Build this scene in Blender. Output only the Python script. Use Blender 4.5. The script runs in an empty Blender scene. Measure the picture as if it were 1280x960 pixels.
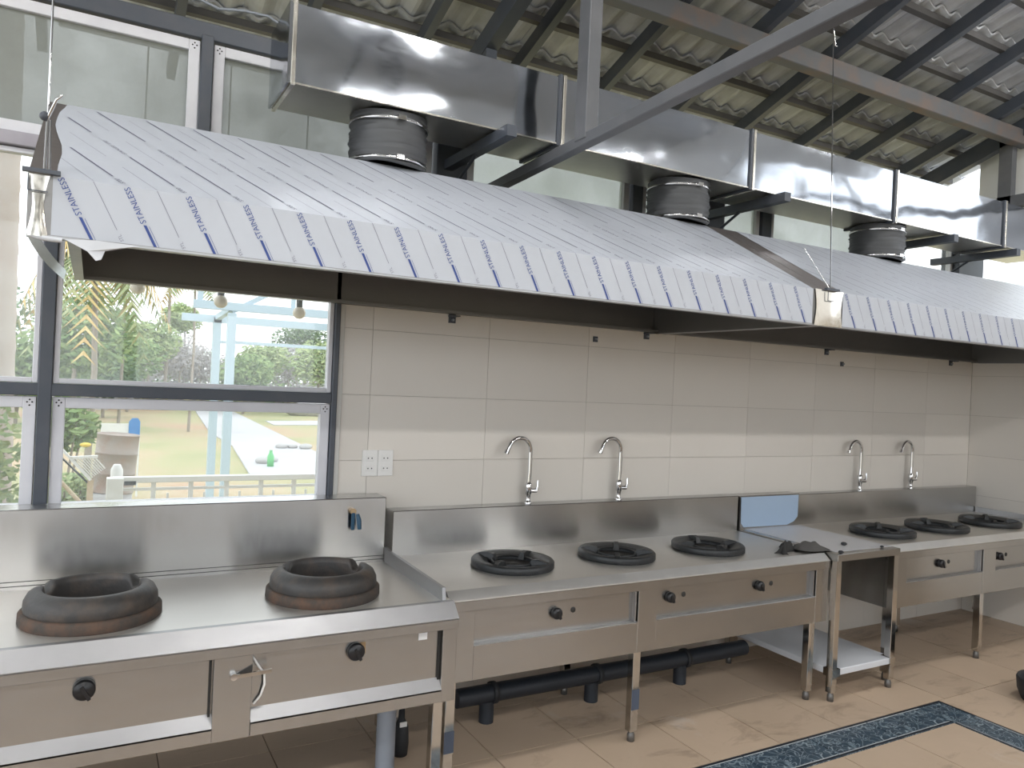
import bpy, bmesh, math, random
from mathutils import Vector, Matrix
random.seed(7)
scene = bpy.context.scene
COL = scene.collection

# ---------------------------------------------------------------- camera
YAW, PITCH, ROLL, FPX, EYE = .5083, -.0014, .0462, 945.6, 1.57
fw = Vector((math.sin(YAW)*math.cos(PITCH), math.cos(YAW)*math.cos(PITCH), math.sin(PITCH)))
rt = Vector((math.cos(YAW), -math.sin(YAW), 0)); up = rt.cross(fw)
r2 = math.cos(ROLL)*rt + math.sin(ROLL)*up
u2 = -math.sin(ROLL)*rt + math.cos(ROLL)*up
cd = bpy.data.cameras.new('camera'); cam = bpy.data.objects.new('camera', cd); COL.objects.link(cam)
cd.sensor_width = 36; cd.lens = FPX/1280*36; cd.clip_end = 500; cd.clip_start = .02
m = Matrix((r2, u2, -fw)).transposed().to_4x4(); m.translation = (0, 0, EYE)
cam.matrix_world = m; scene.camera = cam

def ray(u, v): return r2*(u-640)-u2*(v-480)+fw*FPX          # direction through a pixel of the 1280x960 frame
def at_z(u, v, z): d_ = ray(u, v); return Vector((0, 0, EYE))+d_*((z-EYE)/d_.z)
def at_y(u, v, y): d_ = ray(u, v); return Vector((0, 0, EYE))+d_*(y/d_.y)

# ---------------------------------------------------------------- world and exposure
w = bpy.data.worlds.new('sky'); scene.world = w; w.use_nodes = True
wn = w.node_tree; bg = wn.nodes['Background']
bg.inputs[0].default_value = (.90, .95, 1, 1); bg.inputs[1].default_value = 1.9
vs = scene.view_settings
vs.view_transform = 'Standard'; vs.look = 'None'; vs.gamma = 1; vs.exposure = .6; vs.use_curve_mapping = False
scene.cycles.use_denoising = True
scene.cycles.max_bounces = 10; scene.cycles.transparent_max_bounces = 16
scene.cycles.sample_clamp_indirect = 6; scene.cycles.caustics_reflective = False

# ---------------------------------------------------------------- materials
M = {}
def nmat(name):
    mt = bpy.data.materials.new(name); mt.use_nodes = True; M[name] = mt
    nt = mt.node_tree; return mt, nt, nt.nodes['Principled BSDF'], nt.nodes, nt.links
def mat(name, col, rough=.6, metal=0., spec=.5, emit=None):
    mt, nt, b, n, l = nmat(name)
    b.inputs['Base Color'].default_value = (*col, 1); b.inputs['Roughness'].default_value = rough
    b.inputs['Metallic'].default_value = metal; b.inputs['Specular IOR Level'].default_value = spec
    if emit: b.inputs['Emission Color'].default_value = (*emit[:3], 1); b.inputs['Emission Strength'].default_value = emit[3]
    return mt
def coords(n, l, scale=(1, 1, 1), kind='Object'):
    tc = n.new('ShaderNodeTexCoord'); mp = n.new('ShaderNodeMapping'); mp.inputs['Scale'].default_value = scale
    l.new(tc.outputs[kind], mp.inputs[0]); return mp.outputs[0]
def geo(n, l, scale=(1, 1, 1)):
    g = n.new('ShaderNodeNewGeometry'); mp = n.new('ShaderNodeMapping'); mp.inputs['Scale'].default_value = scale
    l.new(g.outputs['Position'], mp.inputs[0]); return mp.outputs[0]
def noise(n, l, vec, scale, detail=4, rough=.55, dist=0):
    t = n.new('ShaderNodeTexNoise'); t.inputs['Scale'].default_value = scale; t.inputs['Detail'].default_value = detail
    t.inputs['Roughness'].default_value = rough; t.inputs['Distortion'].default_value = dist; l.new(vec, t.inputs['Vector']); return t.outputs['Fac']
def ramp(n, l, fac, stops):
    r = n.new('ShaderNodeValToRGB'); l.new(fac, r.inputs[0]); e = r.color_ramp.elements
    while len(e) < len(stops): e.new(.5)
    for i, (p, c) in enumerate(stops):
        e[i].position = p; e[i].color = (*c, 1) if len(c) == 3 else c
    return r.outputs[0]
def mixc(n, l, fac, a, b, mode='MIX'):
    x = n.new('ShaderNodeMix'); x.data_type = 'RGBA'; x.blend_type = mode
    for s, v in ((x.inputs[0], fac), (x.inputs[6], a), (x.inputs[7], b)):
        if hasattr(v, 'links') or hasattr(v, 'is_linked'): l.new(v, s)
        elif isinstance(v, (int, float)): s.default_value = v
        else: s.default_value = (*v, 1)
    return x.outputs[2]
def bump(n, l, b, h, strength, dist=.01):
    bp = n.new('ShaderNodeBump'); bp.inputs['Strength'].default_value = strength; bp.inputs['Distance'].default_value = dist
    l.new(h, bp.inputs['Height']); l.new(bp.outputs[0], b.inputs['Normal'])
def steel(name, col, rough, wav=.3, scr=(2, 60, 60), dirt=.25, rvar=.12, tan=None):
    mt, nt, b, n, l = nmat(name)
    g = geo(n, l); gs = geo(n, l, scr)
    d = noise(n, l, g, 2.6, 4); s = noise(n, l, gs, 6, 3); big = noise(n, l, g, 1.7, 2, .4)
    c = mixc(n, l, ramp(n, l, d, [(.35, (0, 0, 0)), (.75, (dirt, dirt, dirt))]), col, tuple(v*.72 for v in col))
    l.new(c, b.inputs['Base Color']); b.inputs['Metallic'].default_value = 1
    mr = n.new('ShaderNodeMapRange'); l.new(s, mr.inputs[0]); mr.inputs[3].default_value = max(.02, rough-rvar); mr.inputs[4].default_value = rough+rvar
    l.new(mr.outputs[0], b.inputs['Roughness'])
    bump(n, l, b, big, wav, .03)
    if tan:
        b.inputs['Anisotropic'].default_value = .85; cx = n.new('ShaderNodeCombineXYZ')
        for i_ in range(3): cx.inputs[i_].default_value = tan[i_]
        l.new(cx.outputs[0], b.inputs['Tangent'])
    return mt
steel('steel_top', (.74, .72, .69), .36, .12, (1.5, 4, 4), .2, .03, (0, 1, 0))
steel('steel_panel', (.45, .44, .425), .25, .15, (1.5, 8, 8), .25, .04, (0, 0, 1))
steel('steel_splash', (.52, .515, .505), .24, .3, (10, 2, 2), .25, .04, (0, 0, 1))
steel('steel_edge', (.42, .42, .43), .42, .1, (3, 6, 6), .5, .07)
steel('steel_bevel', (.86, .85, .83), .5, .1, (3, 6, 6), .5, .08)
steel('steel_leg', (.60, .58, .55), .10, .05, (30, 30, 4), .2, .05)
steel('duct_steel', (.50, .53, .58), .11, 1.0, (3, 3, 12), .3, .05)
steel('duct_under', (.72, .70, .66), .34, .1, (6, 6, 6), .3)
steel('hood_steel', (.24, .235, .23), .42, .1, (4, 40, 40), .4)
steel('bare_strip', (.34, .31, .30), .5, .1, (4, 40, 40), .6)
steel('chrome', (.70, .70, .71), .06, 0, (3, 3, 3), 0, .03)
steel('bracket_chrome', (.9, .86, .78), .16, .5, (10, 10, 10), .1)
mat('dark_recess', (.03, .028, .026), .7)

def film(name, col, rough):
    mt, nt, b, n, l = nmat(name); g = geo(n, l)
    f = noise(n, l, g, 3, 4); l.new(mixc(n, l, f, col, tuple(c*.9 for c in col)), b.inputs['Base Color'])
    b.inputs['Roughness'].default_value = rough; b.inputs['Coat Weight'].default_value = .25; b.inputs['Coat Roughness'].default_value = .25
    bump(n, l, b, noise(n, l, geo(n, l, (1, 1, 1)), 9, 2), .12, .02)
film('film', (.53, .56, .62), .42)
film('film_blue', (.40, .52, .68), .35)
film('film_white', (.72, .72, .75), .4)
film('film_grey', (.66, .68, .72), .4)
mat('print_blue', (.035, .07, .27), .5); mat('print_grey', (.10, .10, .16), .6); mat('print_thin', (.22, .22, .28), .6)

def iron(name, base, rust, amt, rough):
    mt, nt, b, n, l = nmat(name); g = geo(n, l)
    f = noise(n, l, g, 14, 6, .6); f2 = noise(n, l, g, 70, 3)
    l.new(mixc(n, l, ramp(n, l, f, [(.62-amt*.4, (0, 0, 0)), (.85-amt*.25, (1, 1, 1))]), base, rust), b.inputs['Base Color'])
    b.inputs['Roughness'].default_value = rough; b.inputs['Metallic'].default_value = .15; bump(n, l, b, f2, .35, .004)
iron('wok_iron', (.050, .047, .046), (.10, .075, .058), .4, .5)
iron('wok_rust', (.07, .058, .05), (.15, .085, .055), .45, .8)
iron('burner_iron', (.022, .024, .026), (.05, .05, .052), .3, .42)
mat('hose_rubber', (.085, .088, .095), .55); mat('black_plastic', (.012, .012, .014), .35); mat('black_rubber', (.02, .022, .026), .6)
mat('cloth_black', (.035, .034, .033), .9); mat('cloth_grey', (.10, .095, .09), .9)
mat('blue_valve', (.015, .07, .13), .4); mat('brass', (.45, .33, .2), .4, .8)
mat('dark_pipe', (.02, .025, .034), .5); mat('grey_pvc', (.30, .33, .38), .5)
mat('white_plastic', (.80, .79, .77), .4); mat('label_white', (.8, .8, .8), .6); mat('tape_blue', (.06, .075, .11), .7)
mat('foot_steel', (.16, .155, .15), .4, .6); mat('red_part', (.5, .05, .05), .5)

def tilemat(name, c1, c2, rough, sc=2.5, stain=0.):
    mt, nt, b, n, l = nmat(name); g = geo(n, l)
    oi = n.new('ShaderNodeObjectInfo')
    f = noise(n, l, g, sc, 6, .6)
    c = mixc(n, l, f, c1, c2)
    rv = ramp(n, l, oi.outputs['Random'], [(0, (.95, .95, .95)), (1, (1.03, 1.03, 1.03))])
    c = mixc(n, l, 1., c, rv, 'MULTIPLY')
    if stain:
        s = noise(n, l, geo(n, l, (1, 2.2, 1)), 2.3, 7, .65, .6)
        c = mixc(n, l, ramp(n, l, s, [(.56, (0, 0, 0)), (.72, (stain,)*3)]), c, (.17, .115, .075))
        s2 = noise(n, l, geo(n, l, (1.2, 1, 1)), 1.9, 5, .6, .3)
        c = mixc(n, l, ramp(n, l, s2, [(.62, (0, 0, 0)), (.72, (.35,)*3)]), c, (.62, .62, .62))
    l.new(c, b.inputs['Base Color']); b.inputs['Roughness'].default_value = rough
    bump(n, l, b, noise(n, l, g, 40, 3), .05, .003)
tilemat('wall_tile', (.76, .715, .655), (.71, .665, .605), .32)
tilemat('floor_tile', (.56, .43, .32), (.47, .36, .26), .45, 4, .6)
mat('grout', (.36, .32, .27), .9); mat('floor_grout', (.17, .12, .085), .95)
mat('plaster', (.62, .61, .58), .8); mat('gable_white', (.70, .71, .73), .7); mat('concrete', (.42, .41, .39), .85)
mat('wall_low', (.55, .52, .47), .8)
# patterned border tile
mt, nt, b, n, l = nmat('border_tile')
v = coords(n, l, (1, 1, 1))
vo = n.new('ShaderNodeTexVoronoi'); vo.feature = 'DISTANCE_TO_EDGE'; vo.inputs['Scale'].default_value = 17; 
nd = n.new('ShaderNodeTexNoise'); nd.inputs['Scale'].default_value = 13; l.new(v, nd.inputs['Vector'])
va = n.new('ShaderNodeVectorMath'); va.operation = 'MULTIPLY_ADD'; l.new(nd.outputs['Color'], va.inputs[0]); va.inputs[1].default_value = (.09, .09, 0); l.new(v, va.inputs[2]); l.new(va.outputs[0], vo.inputs['Vector'])
ln = ramp(n, l, vo.outputs['Distance'], [(.0, (1, 1, 1)), (.045, (.85, .85, .85)), (.085, (0, 0, 0))])
wv = n.new('ShaderNodeTexVoronoi'); wv.inputs['Scale'].default_value = 9; l.new(va.outputs[0], wv.inputs['Vector'])
ln2 = ramp(n, l, wv.outputs['Distance'], [(.30, (0, 0, 0)), (.36, (.7, .7, .7)), (.42, (0, 0, 0))])
base = mixc(n, l, noise(n, l, v, 8), (.018, .035, .055), (.05, .085, .12))
cn = noise(n, l, v, 15, 1, .5, 1.2)
l1 = ramp(n, l, cn, [(.40, (0, 0, 0)), (.425, (1, 1, 1)), (.45, (0, 0, 0)), (.53, (0, 0, 0)), (.55, (1, 1, 1)), (.575, (0, 0, 0))])
c = mixc(n, l, l1, base, (.34, .41, .45)); c = mixc(n, l, ln2, c, (.25, .33, .38))
l.new(c, b.inputs['Base Color']); b.inputs['Roughness'].default_value = .3
mat('border_dark', (.015, .02, .03), .35); mat('border_line', (.5, .53, .55), .5)

def paint(name, c, c2, rough):
    mt, nt, b, n, l = nmat(name)
    f = noise(n, l, geo(n, l), 6, 5); l.new(mixc(n, l, ramp(n, l, f, [(.45, (0, 0, 0)), (.75, (1, 1, 1))]), c, c2), b.inputs['Base Color'])
    b.inputs['Roughness'].default_value = rough
paint('dark_paint', (.062, .072, .092), (.085, .09, .105), .45)
paint('purlin_paint', (.12, .125, .135), (.19, .13, .10), .6)
paint('truss_paint', (.11, .115, .125), (.14, .14, .15), .45)
paint('alu_white', (.70, .70, .74), (.62, .62, .67), .45)
paint('rail_lav', (.40, .38, .42), (.33, .31, .36), .5)
paint('roof_tile', (.54, .56, .60), (.40, .415, .44), .8)
mat('wood_batten', (.10, .098, .10), .7)
def glass(name, dust, col, cl=.93, spec=.035):
    mt = bpy.data.materials.new(name); mt.use_nodes = True; M[name] = mt; nt = mt.node_tree; n, l = nt.nodes, nt.links
    n.remove(n['Principled BSDF']); out = n['Material Output']
    tr = n.new('ShaderNodeBsdfTransparent'); tr.inputs[0].default_value = (cl, cl*1.01, cl, 1)
    gl = n.new('ShaderNodeBsdfGlossy'); gl.inputs['Roughness'].default_value = .03
    df = n.new('ShaderNodeBsdfDiffuse'); tl = n.new('ShaderNodeBsdfTranslucent')
    df.inputs[0].default_value = (*col, 1); tl.inputs[0].default_value = (*col, 1)
    ad = n.new('ShaderNodeMixShader'); ad.inputs[0].default_value = .5; l.new(df.outputs[0], ad.inputs[1]); l.new(tl.outputs[0], ad.inputs[2])
    m1 = n.new('ShaderNodeMixShader'); m1.inputs[0].default_value = spec; l.new(tr.outputs[0], m1.inputs[1]); l.new(gl.outputs[0], m1.inputs[2])
    m2 = n.new('ShaderNodeMixShader'); l.new(m1.outputs[0], m2.inputs[1]); l.new(ad.outputs[0], m2.inputs[2])
    g = geo(n, l); f = noise(n, l, g, 2.2, 6, .65)
    mr = n.new('ShaderNodeMapRange'); l.new(f, mr.inputs[0]); mr.inputs[3].default_value = dust*.6; mr.inputs[4].default_value = min(1, dust*1.4)
    l.new(mr.outputs[0], m2.inputs[0]); l.new(m2.outputs[0], out.inputs[0])
glass('glass_clear', .06, (.85, .9, .92)); glass('glass_dusty', .72, (.38, .40, .39), .8, .05); glass('glass_hazy', .6, (.55, .60, .56), .85)
# outdoors
def vary(name, stops, scale, rough=.9, bmp=0):
    mt, nt, b, n, l = nmat(name); f = noise(n, l, geo(n, l), scale, 6, .6)
    l.new(ramp(n, l, f, stops), b.inputs['Base Color']); b.inputs['Roughness'].default_value = rough
vary('ground', [(.30, (.26, .28, .13)), (.45, (.36, .34, .18)), (.55, (.43, .34, .21)), (.68, (.45, .29, .19))], .22)
vary('path', [(.3, (.44, .44, .46)), (.7, (.52, .51, .51))], .8)
def leafm(name, a, b_):
    mt, nt, b, n, l = nmat(name); oi = n.new('ShaderNodeNewGeometry')
    c = ramp(n, l, oi.outputs['Random Per Island'], [(0, a), (1, b_)]); l.new(c, b.inputs['Base Color']); b.inputs['Roughness'].default_value = .7
leafm('leaf_green', (.09, .17, .05), (.27, .36, .13)); leafm('leaf_pale', (.20, .29, .12), (.42, .48, .22)); leafm('leaf_dark', (.06, .12, .05), (.17, .25, .10))
leafm('leaf_yellow', (.50, .33, .10), (.60, .47, .20)); leafm('twig_grey', (.28, .26, .25), (.44, .42, .41)); leafm('leaf_palm', (.16, .24, .10), (.40, .40, .19))
mat('bark', (.30, .26, .22), .9); vary('palm_bark', [(.3, (.42, .34, .29)), (.7, (.50, .45, .41))], 3)
mat('pergola_blue', (.46, .57, .66), .5); mat('fence_white', (.74, .74, .73), .5); mat('sign_blue', (.05, .22, .55), .5)
vary('drum_rust', [(.35, (.36, .27, .23)), (.5, (.33, .29, .26)), (.7, (.28, .18, .14))], 5, .7)
mat('drum_grey', (.36, .36, .36), .7); mat('slat_white', (.65, .65, .64), .5); mat('yellow', (.75, .55, .08), .5); mat('stick', (.5, .4, .28), .8)
mat('bulb', (.80, .72, .60), .25); mat('bottle_green', (.15, .5, .2), .3); mat('teal', (.20, .45, .40), .7); mat('stone_grey', (.45, .44, .43), .8)
mat('tube_glow', (1, 1, 1), .5, emit=(1, .985, .96, 50)); mat('tube_soft', (1, 1, 1), .5, emit=(1, .985, .96, 30)); mat('lamp_body', (.75, .75, .75), .5)

# ---------------------------------------------------------------- mesh helpers
WL = {}
class MB:
    def __init__(s): s.v = []; s.f = []; s.sm = []
    def add(s, vs, fs, smooth=False):
        o = len(s.v); s.v += [tuple(p) for p in vs]
        for f in fs: s.f.append(tuple(i+o for i in f)); s.sm.append(smooth)
        return s
    def box(s, x0, x1, y0, y1, z0, z1):
        return s.add([(x0, y0, z0), (x1, y0, z0), (x1, y1, z0), (x0, y1, z0), (x0, y0, z1), (x1, y0, z1), (x1, y1, z1), (x0, y1, z1)],
                     [(0, 3, 2, 1), (4, 5, 6, 7), (0, 1, 5, 4), (1, 2, 6, 5), (2, 3, 7, 6), (3, 0, 4, 7)])
    def prism_x(s, prof, x0, x1):           # closed (y,z) profile extruded along X
        n = len(prof); vs = [(x0, y, z) for y, z in prof]+[(x1, y, z) for y, z in prof]
        return s.add(vs, [tuple(range(n))[::-1], tuple(range(n, 2*n))]+[(i, (i+1) % n, n+(i+1) % n, n+i) for i in range(n)])
    def prism_y(s, prof, y0, y1):           # closed (x,z) profile
        n = len(prof); vs = [(x, y0, z) for x, z in prof]+[(x, y1, z) for x, z in prof]
        return s.add(vs, [tuple(range(n)), tuple(range(n, 2*n))[::-1]]+[(i, n+i, n+(i+1) % n, (i+1) % n) for i in range(n)])
    def bar(s, a, b, wd, ht, upv=(0, 0, 1)):  # rectangular bar between two points
        a, b = Vector(a), Vector(b); d = (b-a).normalized(); u = Vector(upv); sd = d.cross(u)
        if sd.length < 1e-4: sd = d.cross(Vector((0, 1, 0)))
        sd.normalize(); u = sd.cross(d)
        vs = [p+sd*sx*wd/2+u*sz*ht/2 for p in (a, b) for sx, sz in ((-1, -1), (1, -1), (1, 1), (-1, 1))]
        return s.add(vs, [(0, 1, 2, 3), (7, 6, 5, 4), (0, 4, 5, 1), (1, 5, 6, 2), (2, 6, 7, 3), (3, 7, 4, 0)])
    def tube(s, pts, r, seg=10, cap=True):
        pts = [Vector(p) for p in pts]; n = len(pts); rs = r if isinstance(r, (list, tuple)) else [r]*n
        t = (pts[1]-pts[0]).normalized(); nv = t.orthogonal().normalized(); vs = []
        for i, p in enumerate(pts):
            t2 = ((pts[min(i+1, n-1)]-pts[max(i-1, 0)])).normalized()
            nv = (nv-t2*nv.dot(t2)).normalized(); bn = t2.cross(nv)
            vs += [p+(nv*math.cos(2*math.pi*k/seg)+bn*math.sin(2*math.pi*k/seg))*rs[i] for k in range(seg)]
        fs = [(i*seg+k, i*seg+(k+1) % seg, (i+1)*seg+(k+1) % seg, (i+1)*seg+k) for i in range(n-1) for k in range(seg)]
        s.add(vs, fs, True)
        if cap: s.add(vs[:seg], [tuple(range(seg))[::-1]]); s.add(vs[-seg:], [tuple(range(seg))])
        return s
    def lathe(s, prof, c, seg=32, axis='z', smooth=True, mod=None):   # prof [(r,h)], open ends kept
        vs = []
        for r, h in prof:
            for k in range(seg):
                a = 2*math.pi*k/seg; rr, hh = (r, h) if mod is None else mod(r, h, a)
                p = (rr*math.cos(a), rr*math.sin(a), hh)
                if axis == 'y': p = (p[0], p[2], p[1])
                if axis == 'x': p = (p[2], p[0], p[1])
                vs.append((c[0]+p[0], c[1]+p[1], c[2]+p[2]))
        fs = [(i*seg+k, i*seg+(k+1) % seg, (i+1)*seg+(k+1) % seg, (i+1)*seg+k) for i in range(len(prof)-1) for k in range(seg)]
        if axis == 'y': fs = [f[::-1] for f in fs]
        return s.add(vs, fs, smooth)
    def sphere(s, c, r, seg=14, rings=9, sx=1, sy=1, sz=1):
        prof = [(max(1e-4, r*math.sin(math.pi*i/rings)), -r*math.cos(math.pi*i/rings)) for i in range(rings+1)]
        o = len(s.v); s.lathe(prof, (0, 0, 0), seg)
        for i in range(o, len(s.v)):
            x, y, z = s.v[i]; s.v[i] = (c[0]+x*sx, c[1]+y*sy, c[2]+z*sz)
        return s
    def rot(s, ax, ang, c):
        R = Matrix.Rotation(ang, 3, ax); c = Vector(c); s.v = [tuple(R @ (Vector(p)-c)+c) for p in s.v]; return s
    def mesh(s, name, mt, c=(0, 0, 0), bev=0):
        me = bpy.data.meshes.new(name); me.from_pydata([(x-c[0], y-c[1], z-c[2]) for x, y, z in s.v], [], s.f)
        for p, q in zip(me.polygons, s.sm): p.use_smooth = q
        if mt: me.materials.append(M[mt])
        if bev:
            bm = bmesh.new(); bm.from_mesh(me); bmesh.ops.bevel(bm, geom=bm.edges[:], offset=bev, segments=1, affect='EDGES', clamp_overlap=True); bm.to_mesh(me); bm.free()
        me.update(); return me
    def build(s, name, mt, parent=None, bev=0):
        xs = [[p[i] for p in s.v] for i in range(3)]; c = Vector([(min(a)+max(a))/2 for a in xs]); c.z = min(xs[2]) if parent is None else c.z
        return place(name, s.mesh(name, mt, c, bev), c, parent)
def place(name, me, wloc, parent=None):
    o = bpy.data.objects.new(name, me); COL.objects.link(o); wloc = Vector(wloc)
    if parent is not None: o.parent = parent; o.location = wloc-WL[parent.name]
    else: o.location = wloc
    WL[o.name] = wloc; return o
def tag(o, label, cat, group=None):
    o['label'] = label; o['category'] = cat
    if group: o['group'] = group
    return o
def root(name, loc, label=None, cat=None, group=None):
    o = place(name, None, loc); o.empty_display_size = .05
    if label: tag(o, label, cat, group)
    return o
def struct(o, label=None, cat='structure'):
    o['kind'] = 'structure'
    if label: o['label'] = label; o['category'] = cat
    return o
def bx(name, mt, parent, *a, bev=0): return MB().box(*a).build(name, mt, parent, bev)

W = 3.36          # inner face of the back wall
XR = 5.89         # inner face of the right wall
XL, YF = -4.2, -3.4
# ================================================================= SETTING
# ---- floor: slab, cream tiles, patterned border
floor = struct(bx('floor', 'floor_grout', None, XL-.1, XR+.15, YF-.2, W+.15, -.12, -.006), 'beige tiled floor with a dark patterned border strip', 'floor')
T = .415; X0, Y0 = 2.37, 2.355
def ftile(w_, d_, mt='floor_tile', nm='floor_tile'):
    return MB().box(-w_/2+.0022, w_/2-.0022, -d_/2+.0022, d_/2-.0022, -.008, 0).mesh(nm, mt)
fm = ftile(T, T)
BX0, BX1, BY0, BY1 = 3.775, 3.975, 2.155, 2.355
for i in range(-8, 9):
    for j in range(0, 3):
        x, y = X0+T*(i+.5), Y0+T*(j+.5)
        x1 = min(x+T/2, XR); y1 = min(y+T/2, W)
        if x-T/2 > XR-.02 or y-T/2 > W-.02: continue
        if x1 < x+T/2-.001 or y1 < y+T/2-.001:
            a, b2 = x1-(x-T/2), y1-(y-T/2); place('floor_tile', ftile(a, b2), (x-T/2+a/2, y-T/2+b2/2, 0), floor)
        else: place('floor_tile', fm, (x, y, 0), floor)
# right of the border corner, front rows
for j in range(1, 5):
    y1 = BY1-T*(j-1); x = BX1
    while x < XR-.02:
        a = min(T, XR-x); place('floor_tile', ftile(a, T) if a < T-.001 else fm, (x+a/2, y1-T/2, 0), floor); x += T
# inside the border
for i in range(-7, 4):
    for j in range(1, 4):
        xr = BX0-T*(3-i); place('floor_tile', fm, (xr-T/2, BY0-T*(j-.5), 0), floor)
def border(w_, d_, horiz, corner=False):
    root_me = MB().box(-w_/2+.0025, w_/2-.0025, -d_/2+.0025, d_/2-.0025, -.008, 0)
    return root_me.mesh('border_tile', 'border_tile', (0, 0, 0), .001)
bmx = border(T, .2, True); bmy = border(.2, T, False); bmc = border(.2, .2, True)
st1 = MB().box(-T/2+.003, T/2-.003, .082, .095, 0, .0006).box(-T/2+.003, T/2-.003, -.095, -.082, 0, .0006).mesh('edge_stripe', 'border_dark')
st2 = MB().box(-T/2+.003, T/2-.003, .077, .0815, 0, .0005).box(-T/2+.003, T/2-.003, -.0815, -.077, 0, .0005).mesh('edge_line', 'border_line')
st1y = MB().box(.082, .095, -T/2+.003, T/2-.003, 0, .0006).box(-.095, -.082, -T/2+.003, T/2-.003, 0, .0006).mesh('edge_stripe', 'border_dark')
st2y = MB().box(.077, .0815, -T/2+.003, T/2-.003, 0, .0005).box(-.0815, -.077, -T/2+.003, T/2-.003, 0, .0005).mesh('edge_line', 'border_line')
for k in range(8):
    p = (BX0-T*(k+.5), (BY0+BY1)/2, 0); o = place('border_tile', bmx, p, floor); place('edge_stripe', st1, p, o); place('edge_line', st2, p, o)
p = ((BX0+BX1)/2, (BY0+BY1)/2, 0); o = place('border_tile', bmc, p, floor)
place('edge_stripe', MB().box(-.097, .095, .082, .095, 0, .0006).box(.082, .095, -.097, .082, 0, .0006).mesh('edge_stripe', 'border_dark'), p, o)
for k in range(4):
    p = ((BX0+BX1)/2, BY0-T*(k+.5), 0); o = place('border_tile', bmy, p, floor); place('edge_stripe', st1y, p, o); place('edge_line', st2y, p, o)

# ---- back wall: masonry with cream tiles, right of the windows
wallb = struct(bx('wall_back', 'grout', None, .975, XR+.12, W, W+.12, -.1, 2.385), 'cream tiled back wall behind the cooking ranges', 'wall')
TW, TH, TX, TZ = .6012, .3005, 1.124, 1.184
def wtile(w_, h_): return MB().box(-w_/2+.0008, w_/2-.0008, -.006, .004, -h_/2+.0008, h_/2-.0008).mesh('wall_tile', 'wall_tile')
wtm = wtile(TW, TH)
for k in range(-4, 4):
    z0, z1 = TZ+TH*k, TZ+TH*(k+1)
    z0c, z1c = max(0, z0), z1
    for i in range(-1, 9):
        x0, x1 = max(.978, TX+TW*i), min(XR, TX+TW*(i+1))
        if x1-x0 < .02: continue
        full = abs(x1-x0-TW) < .001 and abs(z1c-z0c-TH) < .001
        place('wall_tile', wtm if full else wtile(x1-x0, z1c-z0c), ((x0+x1)/2, W-.004, (z0c+z1c)/2), wallb)
# low wall under the windows
struct(bx('wall_left_sill', 'wall_low', None, XL, .975, W, W+.12, -.1, .985), 'plain low wall under the left windows', 'wall')
# right wall
wallr = struct(bx('wall_right', 'grout', None, XR, XR+.12, YF, W+.12, -.1, 2.385), 'cream tiled side wall at the end of the ranges', 'wall')
def wtiley(w_, h_): return MB().box(-.004, .006, -w_/2+.0008, w_/2-.0008, -h_/2+.0008, h_/2-.0008).mesh('wall_tile', 'wall_tile')
wty = wtiley(TW, TH)
for k in range(-4, 4):
    z0, z1 = max(0, TZ+TH*k), TZ+TH*(k+1)
    for i in range(3):
        place('wall_tile', wty if abs(z1-z0-TH) < .001 else wtiley(TW, z1-z0), (XR+.003, W-.012-TW*(i+.5), (z0+z1)/2), wallr)
RT = .35; RZ = 4.68                         # underside of the roof: z = RZ - RT*y
def rz(y): return RZ-RT*y
gb = MB(); gb.prism_x([(2.3, 2.385), (2.6, 2.385), (2.6, 2.93), (3.36, 2.93), (3.36, rz(3.36)+.1), (2.3, rz(2.3)+.1)], XR, XR+.1)
gb.prism_x([(YF, 2.385), (-.1, 2.385), (-.1, RZ+.06), (YF, RZ+RT*YF+.1)], XR, XR+.1); gb.prism_x([(-.1, 3.95), (2.3, 3.62), (2.3, rz(2.3)+.1), (0, RZ+.1), (-.1, RZ+.06)], XR, XR+.1); gb.prism_x([(1.0, 2.385), (1.15, 2.385), (1.15, 3.9), (1.0, 3.9)], XR, XR+.1)
struct(gb.build('wall_gable', 'gable_white'), 'pale panelled gable wall above the tiled side wall', 'wall')
# camera-side edge of the hall: open bays between columns above a low parapet
pr = struct(bx('wall_front', 'plaster', None, XL, XR+.12, YF-.15, YF, -.1, 1.15), 'low plastered parapet of the open side', 'wall')
for i, x in enumerate((XL+.1, -1.9, .4, 2.7, 4.6, XR-.05)):
    struct(bx('trim_%d' % (20+i), 'dark_paint', None, x-.07, x+.07, YF-.14, YF, 1.15, 3.45), 'dark steel column on the open side parapet', 'column')
struct(bx('trim_30', 'dark_paint', None, XL, XR, YF-.12, YF, 3.3, 3.45), 'dark steel eave beam over the open side', 'beam')

# ---- steel frame in the window wall
def trim(i, label, *a, mt='dark_paint'):
    return struct(bx('trim_%d' % i, mt, None, *a, bev=.003), label, 'frame post')
trim(1, 'dark steel mullion between the lower left windows', -.171, -.125, W-.03, W+.05, .985, 2.36)
trim(2, 'dark steel post where the tiled wall meets the window', .942, .966, W-.03, W+.06, .985, 2.36)
trim(3, 'dark steel horizontal rail between clear panes and lower sashes', -1.3, .942, W-.028, W+.05, 1.441, 1.487)
trim(4, 'lavender grey rail under the upper sashes', -1.3, .345, W-.03, W+.05, 2.36, 2.41, mt='rail_lav')
trim(5, 'dark steel post between the dusty upper sashes left of the duct end', .342, .388, W-.03, W+.05, 2.385, 2.93)
trim(6, 'wide dark steel column behind the ribbed hose left of the truss', 1.385, 1.545, W-.05, W+.08, 2.385, 2.93)
trim(7, 'narrow dark post between upper sashes right of the truss', 2.563, 2.632, W-.03, W+.05, 2.385, 2.93)
trim(8, 'dark steel column behind the second ribbed hose', 3.1, 3.225, W-.05, W+.08, 2.385, 2.93)
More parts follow.
